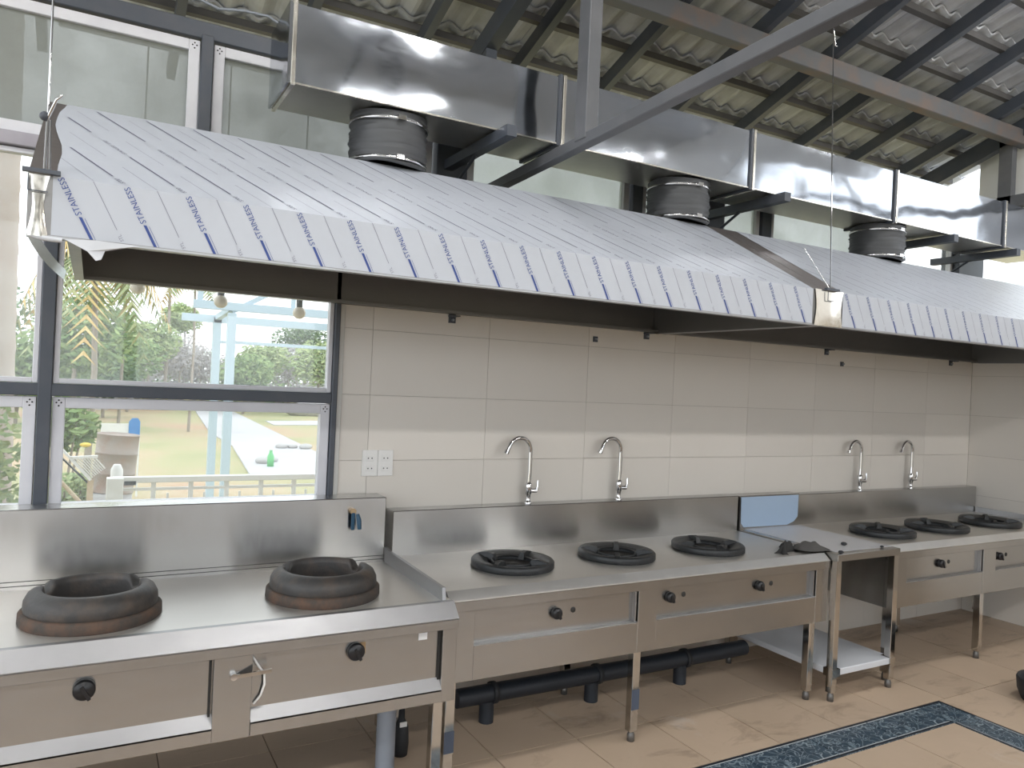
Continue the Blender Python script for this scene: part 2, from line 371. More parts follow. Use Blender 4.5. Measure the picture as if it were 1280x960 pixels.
trim(9, 'narrow dark post behind the joint of the two hoods', 3.562, 3.642, W-.03, W+.05, 2.385, 2.93)
trim(10, 'grey corner column at the tiled side wall', 5.575, XR, W-.06, W+.08, 2.385, 2.93)
trim(11, 'dark steel beam along the top of the upper sashes', -1.6, XR, W-.02, W+.08, 2.915, 2.985)
trim(12, 'white plaster reveal beside the window post', .966, .99, W-.02, W+.1, .985, 2.385, mt='plaster')
trim(13, 'dark steel post behind the third ribbed hose', 4.62, 4.72, W-.03, W+.05, 2.385, 2.93)
trim(14, 'dark steel rail under the upper sashes along the tiled wall', .388, XR, W-.005, W+.08, 2.385, 2.41)

# ---- windows
def window(i, label, x0, x1, z0, z1, fw_, pane, rivets=True, y=W, mt='alu_white'):
    r = struct(root('window_%d' % i, ((x0+x1)/2, y, z0)), label, 'window')
    bx('stile', mt, r, x0, x0+fw_, y-.012, y+.03, z0, z1, bev=.002); bx('stile', mt, r, x1-fw_, x1, y-.012, y+.03, z0, z1, bev=.002)
    bx('rail', mt, r, x0+fw_, x1-fw_, y-.011, y+.03, z1-fw_, z1, bev=.002); bx('rail', mt, r, x0+fw_, x1-fw_, y-.011, y+.03, z0, z0+fw_, bev=.002)
    bx('pane', pane, r, x0+fw_, x1-fw_, y+.008, y+.012, z0+fw_, z1-fw_)
    if rivets:
        for cx, sx in ((x0+fw_/2, 1), (x1-fw_/2, -1)):
            for dx, dz in ((-.008, 0), (.008, .0), (0, .009), (0, -.012)):
                MB().lathe([(.0001, -.0025), (.0028, -.002), (.0032, 0)], (cx+dx, y-.012, z1-fw_/2+dz), 8, 'y').build('rivet', 'black_plastic', r)
    return r
lw = window(1, 'white aluminium lower sash showing the drum and railing', -.122, .94, .99, 1.437, .042, 'glass_clear')
window(2, 'white aluminium lower sash left of the dark mullion', -1.2, -.174, .99, 1.437, .042, 'glass_clear')
window(3, 'clear fixed pane above the sash with the drum view', -.124, .941, 1.489, 2.355, .019, 'glass_clear', False)
window(4, 'clear fixed pane left of the dark mullion', -1.2, -.172, 1.489, 2.355, .019, 'glass_clear', False)
window(5, 'dusty upper sash at the left end of the wall', -.95, .338, 2.412, 2.905, .042, 'glass_dusty')
window(6, 'dusty upper sash behind the closed end of the duct', .392, 1.375, 2.412, 2.905, .042, 'glass_dusty')
window(7, 'hazy upper sash behind the roof truss chord', 1.56, 2.55, 2.412, 2.905, .038, 'glass_hazy')
window(8, 'hazy upper sash behind the second ribbed hose', 2.64, 3.095, 2.412, 2.905, .03, 'glass_hazy', False)
window(9, 'hazy narrow upper sash between two dark posts', 3.235, 3.555, 2.412, 2.905, .03, 'glass_hazy', False)
window(10, 'hazy upper sash left of the third ribbed hose', 3.65, 4.61, 2.412, 2.905, .03, 'glass_hazy', False)
window(11, 'bright clear upper sash by the grey corner column', 4.73, 5.57, 2.412, 2.905, .02, 'glass_clear', False)
r = struct(root('window_12', (XR, 2.95, 2.385)), 'bright clear upper pane in the side wall', 'window')
bx('rail', 'alu_white', r, XR, XR+.04, 2.62, 3.29, 2.385, 2.405); bx('rail', 'alu_white', r, XR, XR+.04, 2.62, 3.29, 2.91, 2.93)
bx('stile', 'alu_white', r, XR, XR+.04, 2.6, 2.62, 2.385, 2.93); bx('pane', 'glass_clear', r, XR+.018, XR+.022, 2.62, 3.29, 2.405, 2.91)
bx('latch', 'black_plastic', lw, .39, .43, W-.035, W-.012, .995, 1.03, bev=.004)

# ---- roof: individual tiles, battens, rafters, purlin
ceil = struct(root('ceiling', (2.5, 0, 3.5)), 'grey corrugated tile roof on dark battens and rafters', 'roof')
ROW, TWD = .267, .2835
nx, ny = 14, 2
def tile_mesh():
    mb = MB(); vt = []
    Lw = TWD*.995; Ld = ROW*1.3; th = .012
    for lay in (0, 1):
        for j in range(ny+1):
            for i in range(nx+1):
                x = -Lw/2+Lw*i/nx; y = -Ld/2+Ld*j/ny; ph = i/nx
                wv_ = .017*math.cos(4*math.pi*ph)
                vt.append((x, y, -RT*y+wv_+.022*(y/ROW)+.045+(th if lay else 0)))
    k = (nx+1)*(ny+1); fs = []
    for j in range(ny):
        for i in range(nx):
            a = j*(nx+1)+i; fs.append((a, a+nx+1, a+nx+2, a+1)); fs.append((k+a, k+a+1, k+a+nx+2, k+a+nx+1))
    for i in range(nx):
        a = i; fs.append((a, a+1, k+a+1, k+a)); a = ny*(nx+1)+i; fs.append((a+1, a, k+a, k+a+1))
    for j in range(ny):
        a = j*(nx+1); fs.append((a+nx+1, a, k+a, k+a+nx+1)); a += nx; fs.append((a, a+nx+1, k+a+nx+1, k+a))
    mb.add(vt, fs); return mb.mesh('roof_tile', 'roof_tile')
tm = tile_mesh()
ROWS = [4.23+.02-ROW*k for k in range(9)]
for y in ROWS:
    for i in range(-9, 13):
        x = 2.57+TWD*(i+.5); yc = y-ROW/2
        o = place('roof_tile', tm, (x, yc, rz(yc)+random.uniform(-.002, .002)), ceil)
for y in ROWS+[ROWS[-1]-ROW]:
    MB().box(-.2, 6.1, y-.02, y+.02, rz(y)-.012, rz(y)+.024).build('batten', 'wood_batten', ceil)
for i in range(-5, 6):
    x = 2.57+.567*i
    if x < -.3: continue
    MB().bar((x, 4.35, rz(4.35)-.055), (x, 1.6, rz(1.6)-.055), .042, .08).build('rafter', 'dark_paint', ceil)
MB().box(-1.2, 5.8, 2.955, 3.03, rz(3.0)-.205, rz(3.0)-.10).build('purlin', 'purlin_paint', ceil, .004)
MB().box(-.8, 5.8, 1.2, 1.28, rz(1.24)-.205, rz(1.24)-.10).build('purlin', 'purlin_paint', ceil, .004)
sh = MB()
def sheet(xa, xb, ya, yb):
    sh.add([(xa, ya, RZ-RT*abs(ya)+.07), (xb, ya, RZ-RT*abs(ya)+.07), (xb, yb, RZ-RT*abs(yb)+.07), (xa, yb, RZ-RT*abs(yb)+.07)], [(0, 1, 2, 3)])
sheet(XL-.3, 6.3, 0, ROWS[-1]-ROW*.5); sheet(XL-.3, 6.3, -4.3, 0); sheet(XL-.3, .02, ROWS[-1]-ROW*.5, 4.25)
o = sh.build('roof_sheet', 'roof_tile', ceil)
# ---- trusses
def truss(label, X, posts, ext):
    r = root('roof_truss', (X, 2.5, 2.5), label, 'truss')
    for y0_, sg in ((W+.02, 1), (-3.3, -1)): MB().bar((X, y0_, 2.528), (X, 0, 2.648), .05, .046).build('bottom_chord', 'truss_paint', r, .003)
    MB().bar((X, W+.6, rz(W+.6)-.17), (X, .0, rz(0)-.17), .07, .11).build('top_chord', 'dark_paint', r)
    MB().bar((X, -3.8, RZ-RT*3.8-.17), (X, .0, rz(0)-.17), .07, .11).build('top_chord', 'dark_paint', r)
    for y in posts: bx('web_post', 'truss_paint', r, X-.03, X+.03, y-.04, y+.04, 2.648-.0353*abs(y), rz(abs(y))-.2, bev=.003)
    return r
truss('grey steel roof truss crossing in front of the duct', 1.705, (2.545, .4, -1.8), 0)
MB().box(1.675, 1.735, 3.43, 3.49, 2.99, rz(3.46)-.2).build('web_post', 'dark_paint', bpy.data.objects['roof_truss'])
r = root('roof_truss', (5.71, 2.5, 2.95), 'dark steel gable truss against the pale side wall', 'truss')
MB().bar((5.71, W+.55, rz(W+.55)-.10), (5.71, 0, rz(0)-.10), .06, .12).build('top_chord', 'dark_paint', r)
bx('web_post', 'truss_paint', r, 5.68, 5.74, 3.02, 3.11, 2.985, rz(3.05)-.12); bx('bottom_chord', 'truss_paint', r, 5.68, 5.74, YF+.1, 3.115, 2.985, 3.07)
# power cable along the wall beam
pts = [(-.1+.1*i, W-.03+.01*math.sin(i*1.7), 3.0+.02*math.sin(i*2.1)+.012*math.sin(i*.7)) for i in range(9)]
tag(MB().tube([(x+.3, y+.02, z+.06) for x, y, z in pts], .006, 6).build('power_cable', 'grey_pvc'), 'loose grey cable lying along the beam above the dusty sashes', 'cable')
# ---- unseen lamps, added to brighten the hall and fit its shadow edges
for k, (x, y, z, lab) in enumerate(((4.6, -1.3, 3.6, 'unseen batten lamp over the open side, toward the side wall'), (2.2, -1.3, 3.6, 'unseen batten lamp added over the open side, in the middle'), (-.6, -1.3, 3.6, 'unseen batten lamp added over the open side, toward the window end'),
                                    (4.7, 1.6, 3.95, 'unseen batten lamp added above the aisle, toward the side wall'), (1.2, 1.5, 3.95, 'unseen batten lamp added above the aisle, beside the truss'), (-1.3, 1.6, 3.95, 'unseen batten lamp added above the aisle, toward the window end'))):
    r = root('unseen_lamp', (x, y, z), lab, 'lamp', 'unseen batten lamps added to the hall')
    bx('lamp_body', 'lamp_body', r, x-.6, x+.6, y-.08, y+.08, z-.02, z+.03)
    MB().box(x-.58, x+.58, y-.07, y+.07, z-.05, z-.021).build('diffuser', 'tube_glow' if k < 3 else 'tube_soft', r, .004)
    for s in (-.5, .5): MB().tube([(x+s, y, z+.03), (x+s, y, RZ-RT*abs(y)+.06)], .005, 6).build('rod', 'dark_paint', r)

# ================================================================= EXTRACTION HOODS
HY, HZ0, HZ1, RY, RZ_ = 2.2, 1.882, 2.03, 2.87, 2.405
sl = Vector((0, RY-HY, RZ_-HZ1)); SL = sl.length; sl.normalize(); sn = Vector((0, -sl.z, sl.y))   # slope direction and outward normal
def sheet_pt(x, s, off=.0016):              # point on the unfolded film: s<0 fascia, s>0 slope
    if s <= 0: return Vector((x, HY-off, HZ1+s))
    return Vector((x, HY, HZ1))+sl*s+sn*off
def text_mesh(body, size):
    cu = bpy.data.curves.new('print', 'FONT'); cu.body = body; cu.size = size; cu.align_y = 'CENTER'; cu.resolution_u = 2
    ob = bpy.data.objects.new('print', cu); COL.objects.link(ob)
    dg = bpy.context.evaluated_depsgraph_get(); dg.update(); me = ob.evaluated_get(dg).to_mesh()
    vs_ = [v.co.copy() for v in me.vertices]; fs_ = [tuple(p.vertices) for p in me.polygons]; ob.evaluated_get(dg).to_mesh_clear()
    bpy.data.objects.remove(ob); bpy.data.curves.remove(cu); return vs_, fs_
TXT = {k: text_mesh(*k) for k in (('STAINLESS', .021), ('S700', .019), ('STAINLESS  S700', .017), ('STL', .012))}
SLN = -.5                                    # sideways run of the print per metre of film
def on_film(x0, s0, along, side):           # along the print line, side = to its right
    d = Vector((SLN, 1)).normalized(); nrm = Vector((d.y, -d.x))
    return x0+d.x*along+nrm.x*side, s0+d.y*along+nrm.y*side
def put_text(mb, key, x0, s0):
    v_, f_ = TXT[key]; pts_ = []
    for p in v_:
        x, s = on_film(x0, s0, p.x, -p.y); pts_.append(sheet_pt(x, s, .0032))
    mb.add(pts_, f_)
def put_line(mb, x0, sa, sb, wd):
    for a, b2 in ((sa, min(sb, 0)), (max(sa, 0), sb)):
        if b2-a < 1e-4: continue
        q = [sheet_pt(x0+SLN*(s+.15)+e*wd/2, s if s else (1e-6 if a >= 0 else 0), .0026) for s, e in ((a, -1), (a, 1), (b2, 1), (b2, -1))]
        mb.add(q, [(0, 1, 2, 3)])
def hood(label, x0, x1, fx0, fx1, ledge, endpans, wavy):
    r = root('extraction_hood', ((x0+x1)/2, 2.77, HZ0), label, 'range hood')
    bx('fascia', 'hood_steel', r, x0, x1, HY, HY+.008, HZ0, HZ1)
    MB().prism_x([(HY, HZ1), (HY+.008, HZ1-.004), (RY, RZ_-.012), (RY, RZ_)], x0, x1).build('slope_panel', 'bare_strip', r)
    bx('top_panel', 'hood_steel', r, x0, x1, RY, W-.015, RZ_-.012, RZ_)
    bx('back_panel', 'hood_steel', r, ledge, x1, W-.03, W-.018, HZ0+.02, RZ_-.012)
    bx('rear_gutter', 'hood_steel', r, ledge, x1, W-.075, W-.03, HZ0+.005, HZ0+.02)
    bx('front_lip', 'steel_edge', r, x0, x1, HY-.001, HY+.03, HZ0-.006, HZ0)
    for xe in endpans:
        MB().prism_x([(HY+.008, HZ0), (HY+.008, HZ1-.006), (RY, RZ_-.014), (W-.03, RZ_-.014), (W-.03, HZ0)], xe, xe+.008).build('end_panel', 'hood_steel', r)
        bx('end_flange', 'steel_edge', r, xe-.0, xe+.03, HY+.03, W-.08, HZ0-.002, HZ0)
    # protective film: fascia and slope
    mb = MB(); n_ = len(wavy)
    L_ = [sheet_pt(x, s*SL) for s, x in wavy]; mb.add(L_+[sheet_pt(fx1, s*SL) for s, x in wavy], [(i, n_+i, n_+i+1, i+1) for i in range(n_-1)])
    mb.build('film_slope', 'film', r)
    mb = MB(); N = 24; a = [sheet_pt(fx0, HZ0-HZ1+.001), sheet_pt(fx1, HZ0-HZ1+.001), sheet_pt(fx1, 0), sheet_pt(fx0, 0)]
    mb.add(a, [(0, 1, 2, 3)]); mb.build('film_fascia', 'film', r)
    P_ = .1465
    k = 0; x = fx0+.09
    while x < fx1+.42:
        def lim(sa, sb, nm_, mt_, wd, xo=0):
            ok = lambda s: fx0+.005 < x+xo+SLN*(s+.15) < fx1-.005
            while sb-sa > .01 and not ok(sa): sa += .01      # clip to the width of the film
            while sb-sa > .01 and not ok(sb): sb -= .01
            if sb-sa > .012:
                mb = MB(); put_line(mb, x+xo, sa, sb, wd); mb.build(nm_, mt_, r)
        def txt(key, s0, nm_, mt_, xo=0):
            mb = MB(); put_text(mb, key, x+xo+SLN*(s0+.15), s0); mb.build(nm_, mt_, r)
        ins = lambda s, q=0: fx0+.03 < x+q+SLN*(s+.15) < fx1-.03
        lim(-.147, -.094, 'blue_bar', 'print_blue', .0075); lim(-.147, -.096, 'hairline', 'print_blue', .0012, .009)
        if ins(-.09): txt(('STAINLESS', .021), -.09, 'film_lettering', 'print_blue')
        if ins(.03): txt(('S700', .019), .012, 'film_lettering', 'print_grey')
        lim(.062, .27, 'dash', 'print_grey', .0052); lim(.47, .74, 'dash', 'print_grey', .0052)
        if ins(.28) and ins(.46): txt(('STAINLESS  S700', .017), .29, 'film_lettering', 'print_grey')
        lim(-.115, .16, 'hairline', 'print_thin', .0016, .072); lim(.24, .43, 'hairline', 'print_thin', .0014, .072); lim(.52, .70, 'hairline', 'print_thin', .0014, .072)
        if ins(-.14, .072): txt(('STL', .012), -.143, 'film_lettering', 'print_thin', .072)
        x += P_
    return r
wv1 = [(0, -.093), (.12, -.094), (.25, -.090), (.36, -.094), (.45, -.104), (.54, -.113), (.64, -.12), (.75, -.119), (.85, -.116), (.94, -.105), (1, -.1)]
h1 = hood('long film-wrapped extraction hood with torn film at its left end', -.152, 2.76, -.10, 2.67, -.064, (-.066, 2.745), wv1)
wv2 = [(0, 2.862), (.2, 2.865), (.5, 2.87), (.8, 2.872), (1, 2.875)]
h2 = hood('film-wrapped extraction hood reaching the tiled side wall', 2.762, 5.85, 2.862, 5.85, 2.775, (2.765, 5.84), wv2)
def corner_bracket(r, xa, xb):
    prof = [(HY-.004, HZ0-.006), (HY-.012, HZ0+.03), (HY-.011, HZ1-.03), (HY-.006, HZ1+.004), (HY, HZ1+.004), (HY, HZ0-.006)]
    n_ = 9; vs_ = []; 
    for i in range(n_+1):
        t = i/n_; x = xa+(xb-xa)*t
        for j in range(7):
            q = j/6; z = HZ0-.006+(HZ1+.008-HZ0)*q; pinch = .012*math.sin(math.pi*q)
            xx = x+(pinch if t < .5 else -pinch)*abs(2*t-1); yy = HY-.004-.006*math.sin(math.pi*t)*(.6+.4*math.cos(3*q))
            vs_.append((xx, yy, z))
    mb = MB().add(vs_, [(i*7+j, (i+1)*7+j, (i+1)*7+j+1, i*7+j+1) for i in range(n_) for j in range(6)], True)
    o = mb.build('corner_plate', 'bracket_chrome', r)
    xm = (xa+xb)/2
    MB().bar((xm-.035, HY-.012, HZ1+.004), (xm+.045, HY-.012, HZ1+.004), .016, .01).build('hanger_clip', 'dark_paint', r)
    MB().bar((xm-.022, HY-.0145, HZ1-.045), (xm+.02, HY-.0145, HZ1-.045), .002, .0025).build('scored_line', 'dark_paint', r)
    MB().bar((xm-.022, HY-.0145, HZ1-.045), (xm-.022, HY-.0145, HZ1-.005), .0025, .002, (0, 1, 0)).build('scored_line', 'dark_paint', r)
corner_bracket(h1, -.153, -.105); corner_bracket(h2, 2.68, 2.862)
# torn film flap and bent sheet below the left end of the first hood
fl = MB(); pts = [(-.07, 1.876), (-.02, 1.852), (.0, 1.83), (.012, 1.835), (.02, 1.858), (.055, 1.868), (.1, 1.880), (.0, 1.882)]
fl.add([(x, HY-.004-.004*math.sin(i), z) for i, (x, z) in enumerate(pts)], [(0, 1, 2, 3, 4, 5, 6, 7)]); fl.build('torn_film', 'film_grey', h1)
MB().tube([(-.15, HY-.002, 1.878), (-.11, HY-.004, 1.873), (-.075, HY-.003, 1.872)], [.004, .007, .006], 8).build('rolled_film', 'film_grey', h1)
cs = MB(); vs_ = []
for i in range(9):
    t = i/8; y = HY+.05+t*(W-HY-.12); x = -.15+.05*t*t; z = HZ0-.004
    vs_ += [(x, y, z), (x+.006, y, z+.045*(1-.25*t))]
cs.add(vs_, [(2*i, 2*i+2, 2*i+3, 2*i+1) for i in range(8)], True); cs.build('bent_sheet', 'steel_panel', h1)
# hanger rods and wire cables
c1 = root('hanger_cable', (-.118, HY-.012, HZ1+.01), 'thin steel cable and hook holding the torn corner of the hood', 'cable')
MB().tube([(-.118, HY-.012, HZ1+.01), (-.118, HY+.02, 2.17)], .004, 6).build('hook_rod', 'chrome', c1); MB().tube([(-.108, HY-.012, HZ1+.01), (-.112, HY+.02, 2.17)], .003, 6).build('hook_rod', 'chrome', c1)
MB().tube([(-.12, HY+.02, 2.17), (-.1, HY-.01, 2.215), (-.088, HY-.01, 2.228)], .004, 6).build('hook_arm', 'chrome', c1)
MB().sphere((-.125, HY+.02, 2.178), .012, 8, 6).build('clamp', 'dark_paint', c1)
MB().tube([(-.118, HY+.02, 2.17), (-.12, HY+.05, 3.86)], .0028, 6).build('wire', 'chrome', c1)
CT = at_z(1042, 35, 3.55)
c2 = root('hanger_cable', (2.765, HY-.012, HZ1+.01), 'thin steel cable rising from the joint of the two hoods', 'cable')
MB().tube([(2.765, HY-.012, HZ1+.01), CT], .003, 6).build('wire', 'chrome', c2)
MB().tube([(2.755, HY-.012, HZ1+.01), (2.725, HY+.1, 2.22)], .002, 6).build('wire_tail', 'chrome', c2)
MB().tube([CT, CT+Vector((.02, 0, -.09)), CT+Vector((.04, .005, -.085))], .004, 6).build('hook', 'chrome', c2)

# ================================================================= AIR DUCT
DY0, DY1, DZ0, DZ1 = 2.8, 3.12, 2.618, 2.905
d = root('air_duct', (3.2, 2.96, DZ0), 'long shiny rectangular steel air duct running above the hoods', 'duct')
seams = [.582, 1.745, 2.90, 4.065, 5.21, 5.86]
for i in range(5):
    xa, xb = seams[i], seams[i+1]
    t = .004; mb = MB().box(xa, xb, DY0, DY0+t, DZ0, DZ1)
    # front skin gently dished
    n_ = 8; vs_ = []
    for a in range(n_+1):
        for b2 in range(5):
            vs_.append((xa+(xb-xa)*a/n_, DY0-.002-.008*math.sin(math.pi*a/n_)*math.sin(math.pi*b2/4), DZ0+(DZ1-DZ0)*b2/4))
    MB().add(vs_, [(a*5+b2, (a+1)*5+b2, (a+1)*5+b2+1, a*5+b2+1) for a in range(n_) for b2 in range(4)], True).build('front_skin', 'duct_steel', d)
    bx('duct_section', 'duct_under', d, xa, xb, DY0, DY1, DZ0, DZ1)
    for xx in ((xa+.012,) if i == 0 else (xa-.014, xa+.006)):
        bx('flange', 'dark_paint' if xx < xa else 'bracket_chrome', d, xx-.008, xx+.008, DY0-.012, DY1+.006, DZ0-.012, DZ1+.012, bev=.002)
bx('end_cap', 'duct_steel', d, .574, .582, DY0-.004, DY1+.004, DZ0-.004, DZ1+.004)
bx('bottom_seam', 'bracket_chrome', d, .59, 5.86, DY0-.006, DY0+.002, DZ0-.004, DZ0+.002)
def hose(x, label):
    r = root('flexible_hose', (x, 2.96, RZ_), label, 'hose')
    prof = []; n_ = 26
    for i in range(n_+1):
        t = i/n_; prof.append((.149+(.008 if i % 2 else -.006)+.003*math.sin(i*1.9), RZ_+.002+t*(DZ0-RZ_-.004)))
    mb = MB(); seg = 40
    mb.lathe(prof, (x, 2.96, 0), seg, mod=lambda r_, h, a: (r_+.002*math.sin(5*a+h*60), h+.004*math.sin(3*a+h*40))); mb.build('ribbed_sleeve', 'hose_rubber', r)
    for z in (RZ_+.02, DZ0-.04):
        MB().lathe([(.157, z-.006), (.160, z-.006), (.160, z+.006), (.157, z+.006)], (x, 2.96, 0), 40).build('clamp_band', 'chrome', r)
        MB().box(x-.02, x+.012, 2.79, 2.805, z-.008, z+.01).build('clamp_screw', 'chrome', r)
    return r
hose(1.02, 'black ribbed flexible hose left of the roof truss'); hose(2.56, 'black ribbed flexible hose between truss and hood joint'); hose(4.14, 'black ribbed flexible hose over the hood beside the side wall')
# duct brackets on the wall
for x, tipy, lab in ((1.445, 2.69, 'dark steel bracket under the duct beside the truss'), (3.08, 2.72, 'dark steel bracket under the duct beside the second hose'), (4.62, 2.76, 'dark steel bracket under the duct beyond the third hose'), (5.32, 2.76, 'dark steel bracket under the duct near the corner column')):
    r = root('duct_bracket', (x, W, 2.42), lab, 'bracket')
    MB().bar((x, tipy, 2.588), (x, W-.01, 2.588), .045, .045).build('arm', 'dark_paint', r)
    MB().tube([(x, tipy+.33, 2.566), (x, W-.01, 2.42)], .008, 6).build('brace', 'dark_paint', r)

# ================================================================= COOKING RANGES
def leg(r, x, y, ztop, mt='steel_leg', wd=.04):
    o = bx('leg', mt, r, x-wd/2, x+wd/2, y-wd/2, y+wd/2, .045, ztop, bev=.002)
    MB().lathe([(.001, 0), (.017, 0), (.017, .03), (.014, .035), (.014, .05)], (x, y, 0), 12).build('foot', 'foot_steel', o); return o
def knob(r, x, y, z, rad=.024):
    o = MB().lathe([(rad*.9, 0), (rad, -.004), (rad, -.018), (rad*.85, -.024), (.0005, -.026)], (x, y, z), 20, 'y').build('knob', 'black_plastic', r)
    MB().box(x-.005, x+.005, y-.030, y-.02, z-rad*1.0, z+rad*.5).rot('Y', -.5, (x, y, z)).build('pointer', 'black_plastic', o); return o
def pilot(r, x, y, z):
    MB().lathe([(.0004, -.003), (.010, -.003), (.012, -.0015), (.012, 0)], (x, y, z), 14, 'y').build('pilot_hole', 'dark_recess', r)
def cook_range(label, XA, XB, posts, knobs, legs, ZT, YA, YS, ZS, lipR=False):
    r = root('cooking_range', ((XA+XB)/2, (YA+YS)/2, 0), label, 'cooking range')
    YB = YA+.038; ZA = ZT-.028
    top = bx('countertop', 'steel_top', r, XA, XB, YB, YS, ZT-.03, ZT)
    MB().prism_x([(YA, ZA), (YB, ZT+.002), (YB+.006, ZT-.001), (YB+.006, ZT-.03), (YA, ZA-.006)], XA, XB).build('front_bevel', 'steel_bevel', r)
    bx('front_apron', 'steel_panel', r, XA, XB, YA, YA+.02, ZA-.045, ZA-.003, bev=.0015)
    ZP0, ZP1 = ZA-.185, ZA-.045          # control panel range
    ZB = ZA-.318                          # bottom of the lower band
    for a, b2 in posts:
        bx('post', 'steel_panel', r, a, b2, YA+.006, YA+.05, ZB, ZP1, bev=.0015)
    ed = [p for ab in posts for p in ab][1:-1]
    for a, b2 in zip(ed[::2], ed[1::2]):
        bx('control_panel', 'steel_panel', r, a, b2, YA+.034, YA+.045, ZP0-.005, ZP1)
        bx('lower_band', 'steel_panel', r, a, b2, YA+.007, YA+.02, ZB, ZP0, bev=.001)
        bx('ledge', 'steel_edge', r, a, b2, YA+.007, YA+.036, ZP0, ZP0+.004, bev=.001)
        bx('panel_trim', 'steel_edge', r, b2-.014, b2-.006, YA+.014, YA+.034, ZP0+.004, ZP1)
    bx('side_panel', 'steel_panel', r, XA, XA+.012, YA+.05, YS, ZB, ZT-.03); bx('side_panel', 'steel_panel', r, XB-.012, XB, YA+.05, YS, ZB, ZT-.03)
    bx('underside', 'hood_steel', r, XA+.012, XB-.012, YA+.05, YS+.06, ZB+.01, ZB+.02)
    bs = bx('backsplash', 'steel_splash', r, XA, XB, YS, W-.018, ZB, ZS, bev=.003)
    for x, z in knobs: knob(r, x, YA+.034, z); pilot(r, x+.088, YA+.034, z+.003)
    for x, y in legs: leg(r, x, y, ZB+.012)
    return r
S2 = cook_range('three-burner steel cooking range next to the wok range', 1.225, 3.383, [(1.225, 1.338), (2.14, 2.245), (3.292, 3.383)], [(1.725, .625), (2.335, .632), (2.905, .632)],
                [(1.262, 2.655), (2.168, 2.655), (3.31, 2.655), (1.262, 3.2), (2.168, 3.2), (3.31, 3.2)], .757, 2.602, 3.25, .963)
S3 = cook_range('three-burner steel cooking range beside the tiled side wall', 3.91, 5.868, [(3.91, 4.045), (4.80, 4.935), (5.77, 5.868)], [(4.397, .628), (5.01, .628), (5.45, .628)],
                [(3.965, 2.66), (4.86, 2.66), (5.82, 2.66), (3.965, 3.2), (4.86, 3.2), (5.82, 3.2)], .762, 2.602, 3.265, .953)
bx('side_lip', 'steel_edge', S3, 5.855, 5.868, 2.66, 3.26, .762, .80)
def wrap_tape(r, x, y, z0, z1): bx('tape_mark', 'tape_blue', r, x-.021, x+.021, y-.0215, y-.0205, z0, z1)
wrap_tape(S2, 1.262, 2.655, .13, .215); wrap_tape(S2, 2.168, 2.655, .145, .235)

# burner rings
def burner_mesh():
    R_ = .186; seg = 48
    a = MB().lathe([(R_-.004, 0), (R_, .004), (R_, .026), (R_-.006, .033), (R_-.03, .031), (.135, .024), (.118, .022), (.112, .014), (.112, 0)], (0, 0, 0), seg)
    for k in range(4):
        th = .6+math.pi/2*k; c_, s_ = math.cos(th), math.sin(th); e = Vector((-s_, c_, 0))
        pr_ = [(.082, .012), (.095, .040), (.128, .046), (.165, .038), (.178, .028), (.11, .010)]
        vs_ = []
        for sg in (-1, 1):
            for q, h in pr_: p = Vector((c_*q, s_*q, h))+e*.013*sg*(1.15 if h < .03 else .8); vs_.append(p)
        n_ = len(pr_); a.add(vs_, [tuple(range(n_)), tuple(range(n_, 2*n_))[::-1]]+[(i, n_+i, n_+(i+1) % n_, (i+1) % n_) for i in range(n_)])
    a.lathe([(.088, .024), (.094, .028), (.098, .024), (.096, .01)], (0, 0, 0), seg)
    return a.mesh('ring', 'burner_iron')
bm_ring = burner_mesh(); bm_cup = MB().lathe([(.112, .002), (.09, .004), (.05, .003), (.03, .012), (.0005, .013)], (0, 0, 0), 32).mesh('burner_cup', 'dark_recess')
def burner(x, y, z, rot, label):
    r = root('burner_ring', (x, y, z), label, 'burner', 'black cast iron burner rings on the flat ranges')
    place('ring', bm_ring, (x, y, z), r); place('burner_cup', bm_cup, (x, y, z), r); r.rotation_euler.z = rot
burner(1.675, 2.925, .757, .0, 'black iron burner ring of the near range beside the wok range')
burner(2.25, 2.925, .757, .35, 'black iron burner ring in the middle of the near three-burner range')
burner(2.83, 2.915, .757, .8, 'black iron burner ring of the near range beside the film-covered table')
burner(4.235, 2.90, .762, .2, 'black iron burner ring of the far range beside the film-covered table')
burner(4.785, 2.90, .762, .5, 'black iron burner ring in the middle of the far range')
burner(5.39, 2.90, .762, .1, 'black iron burner ring beside the tiled side wall')

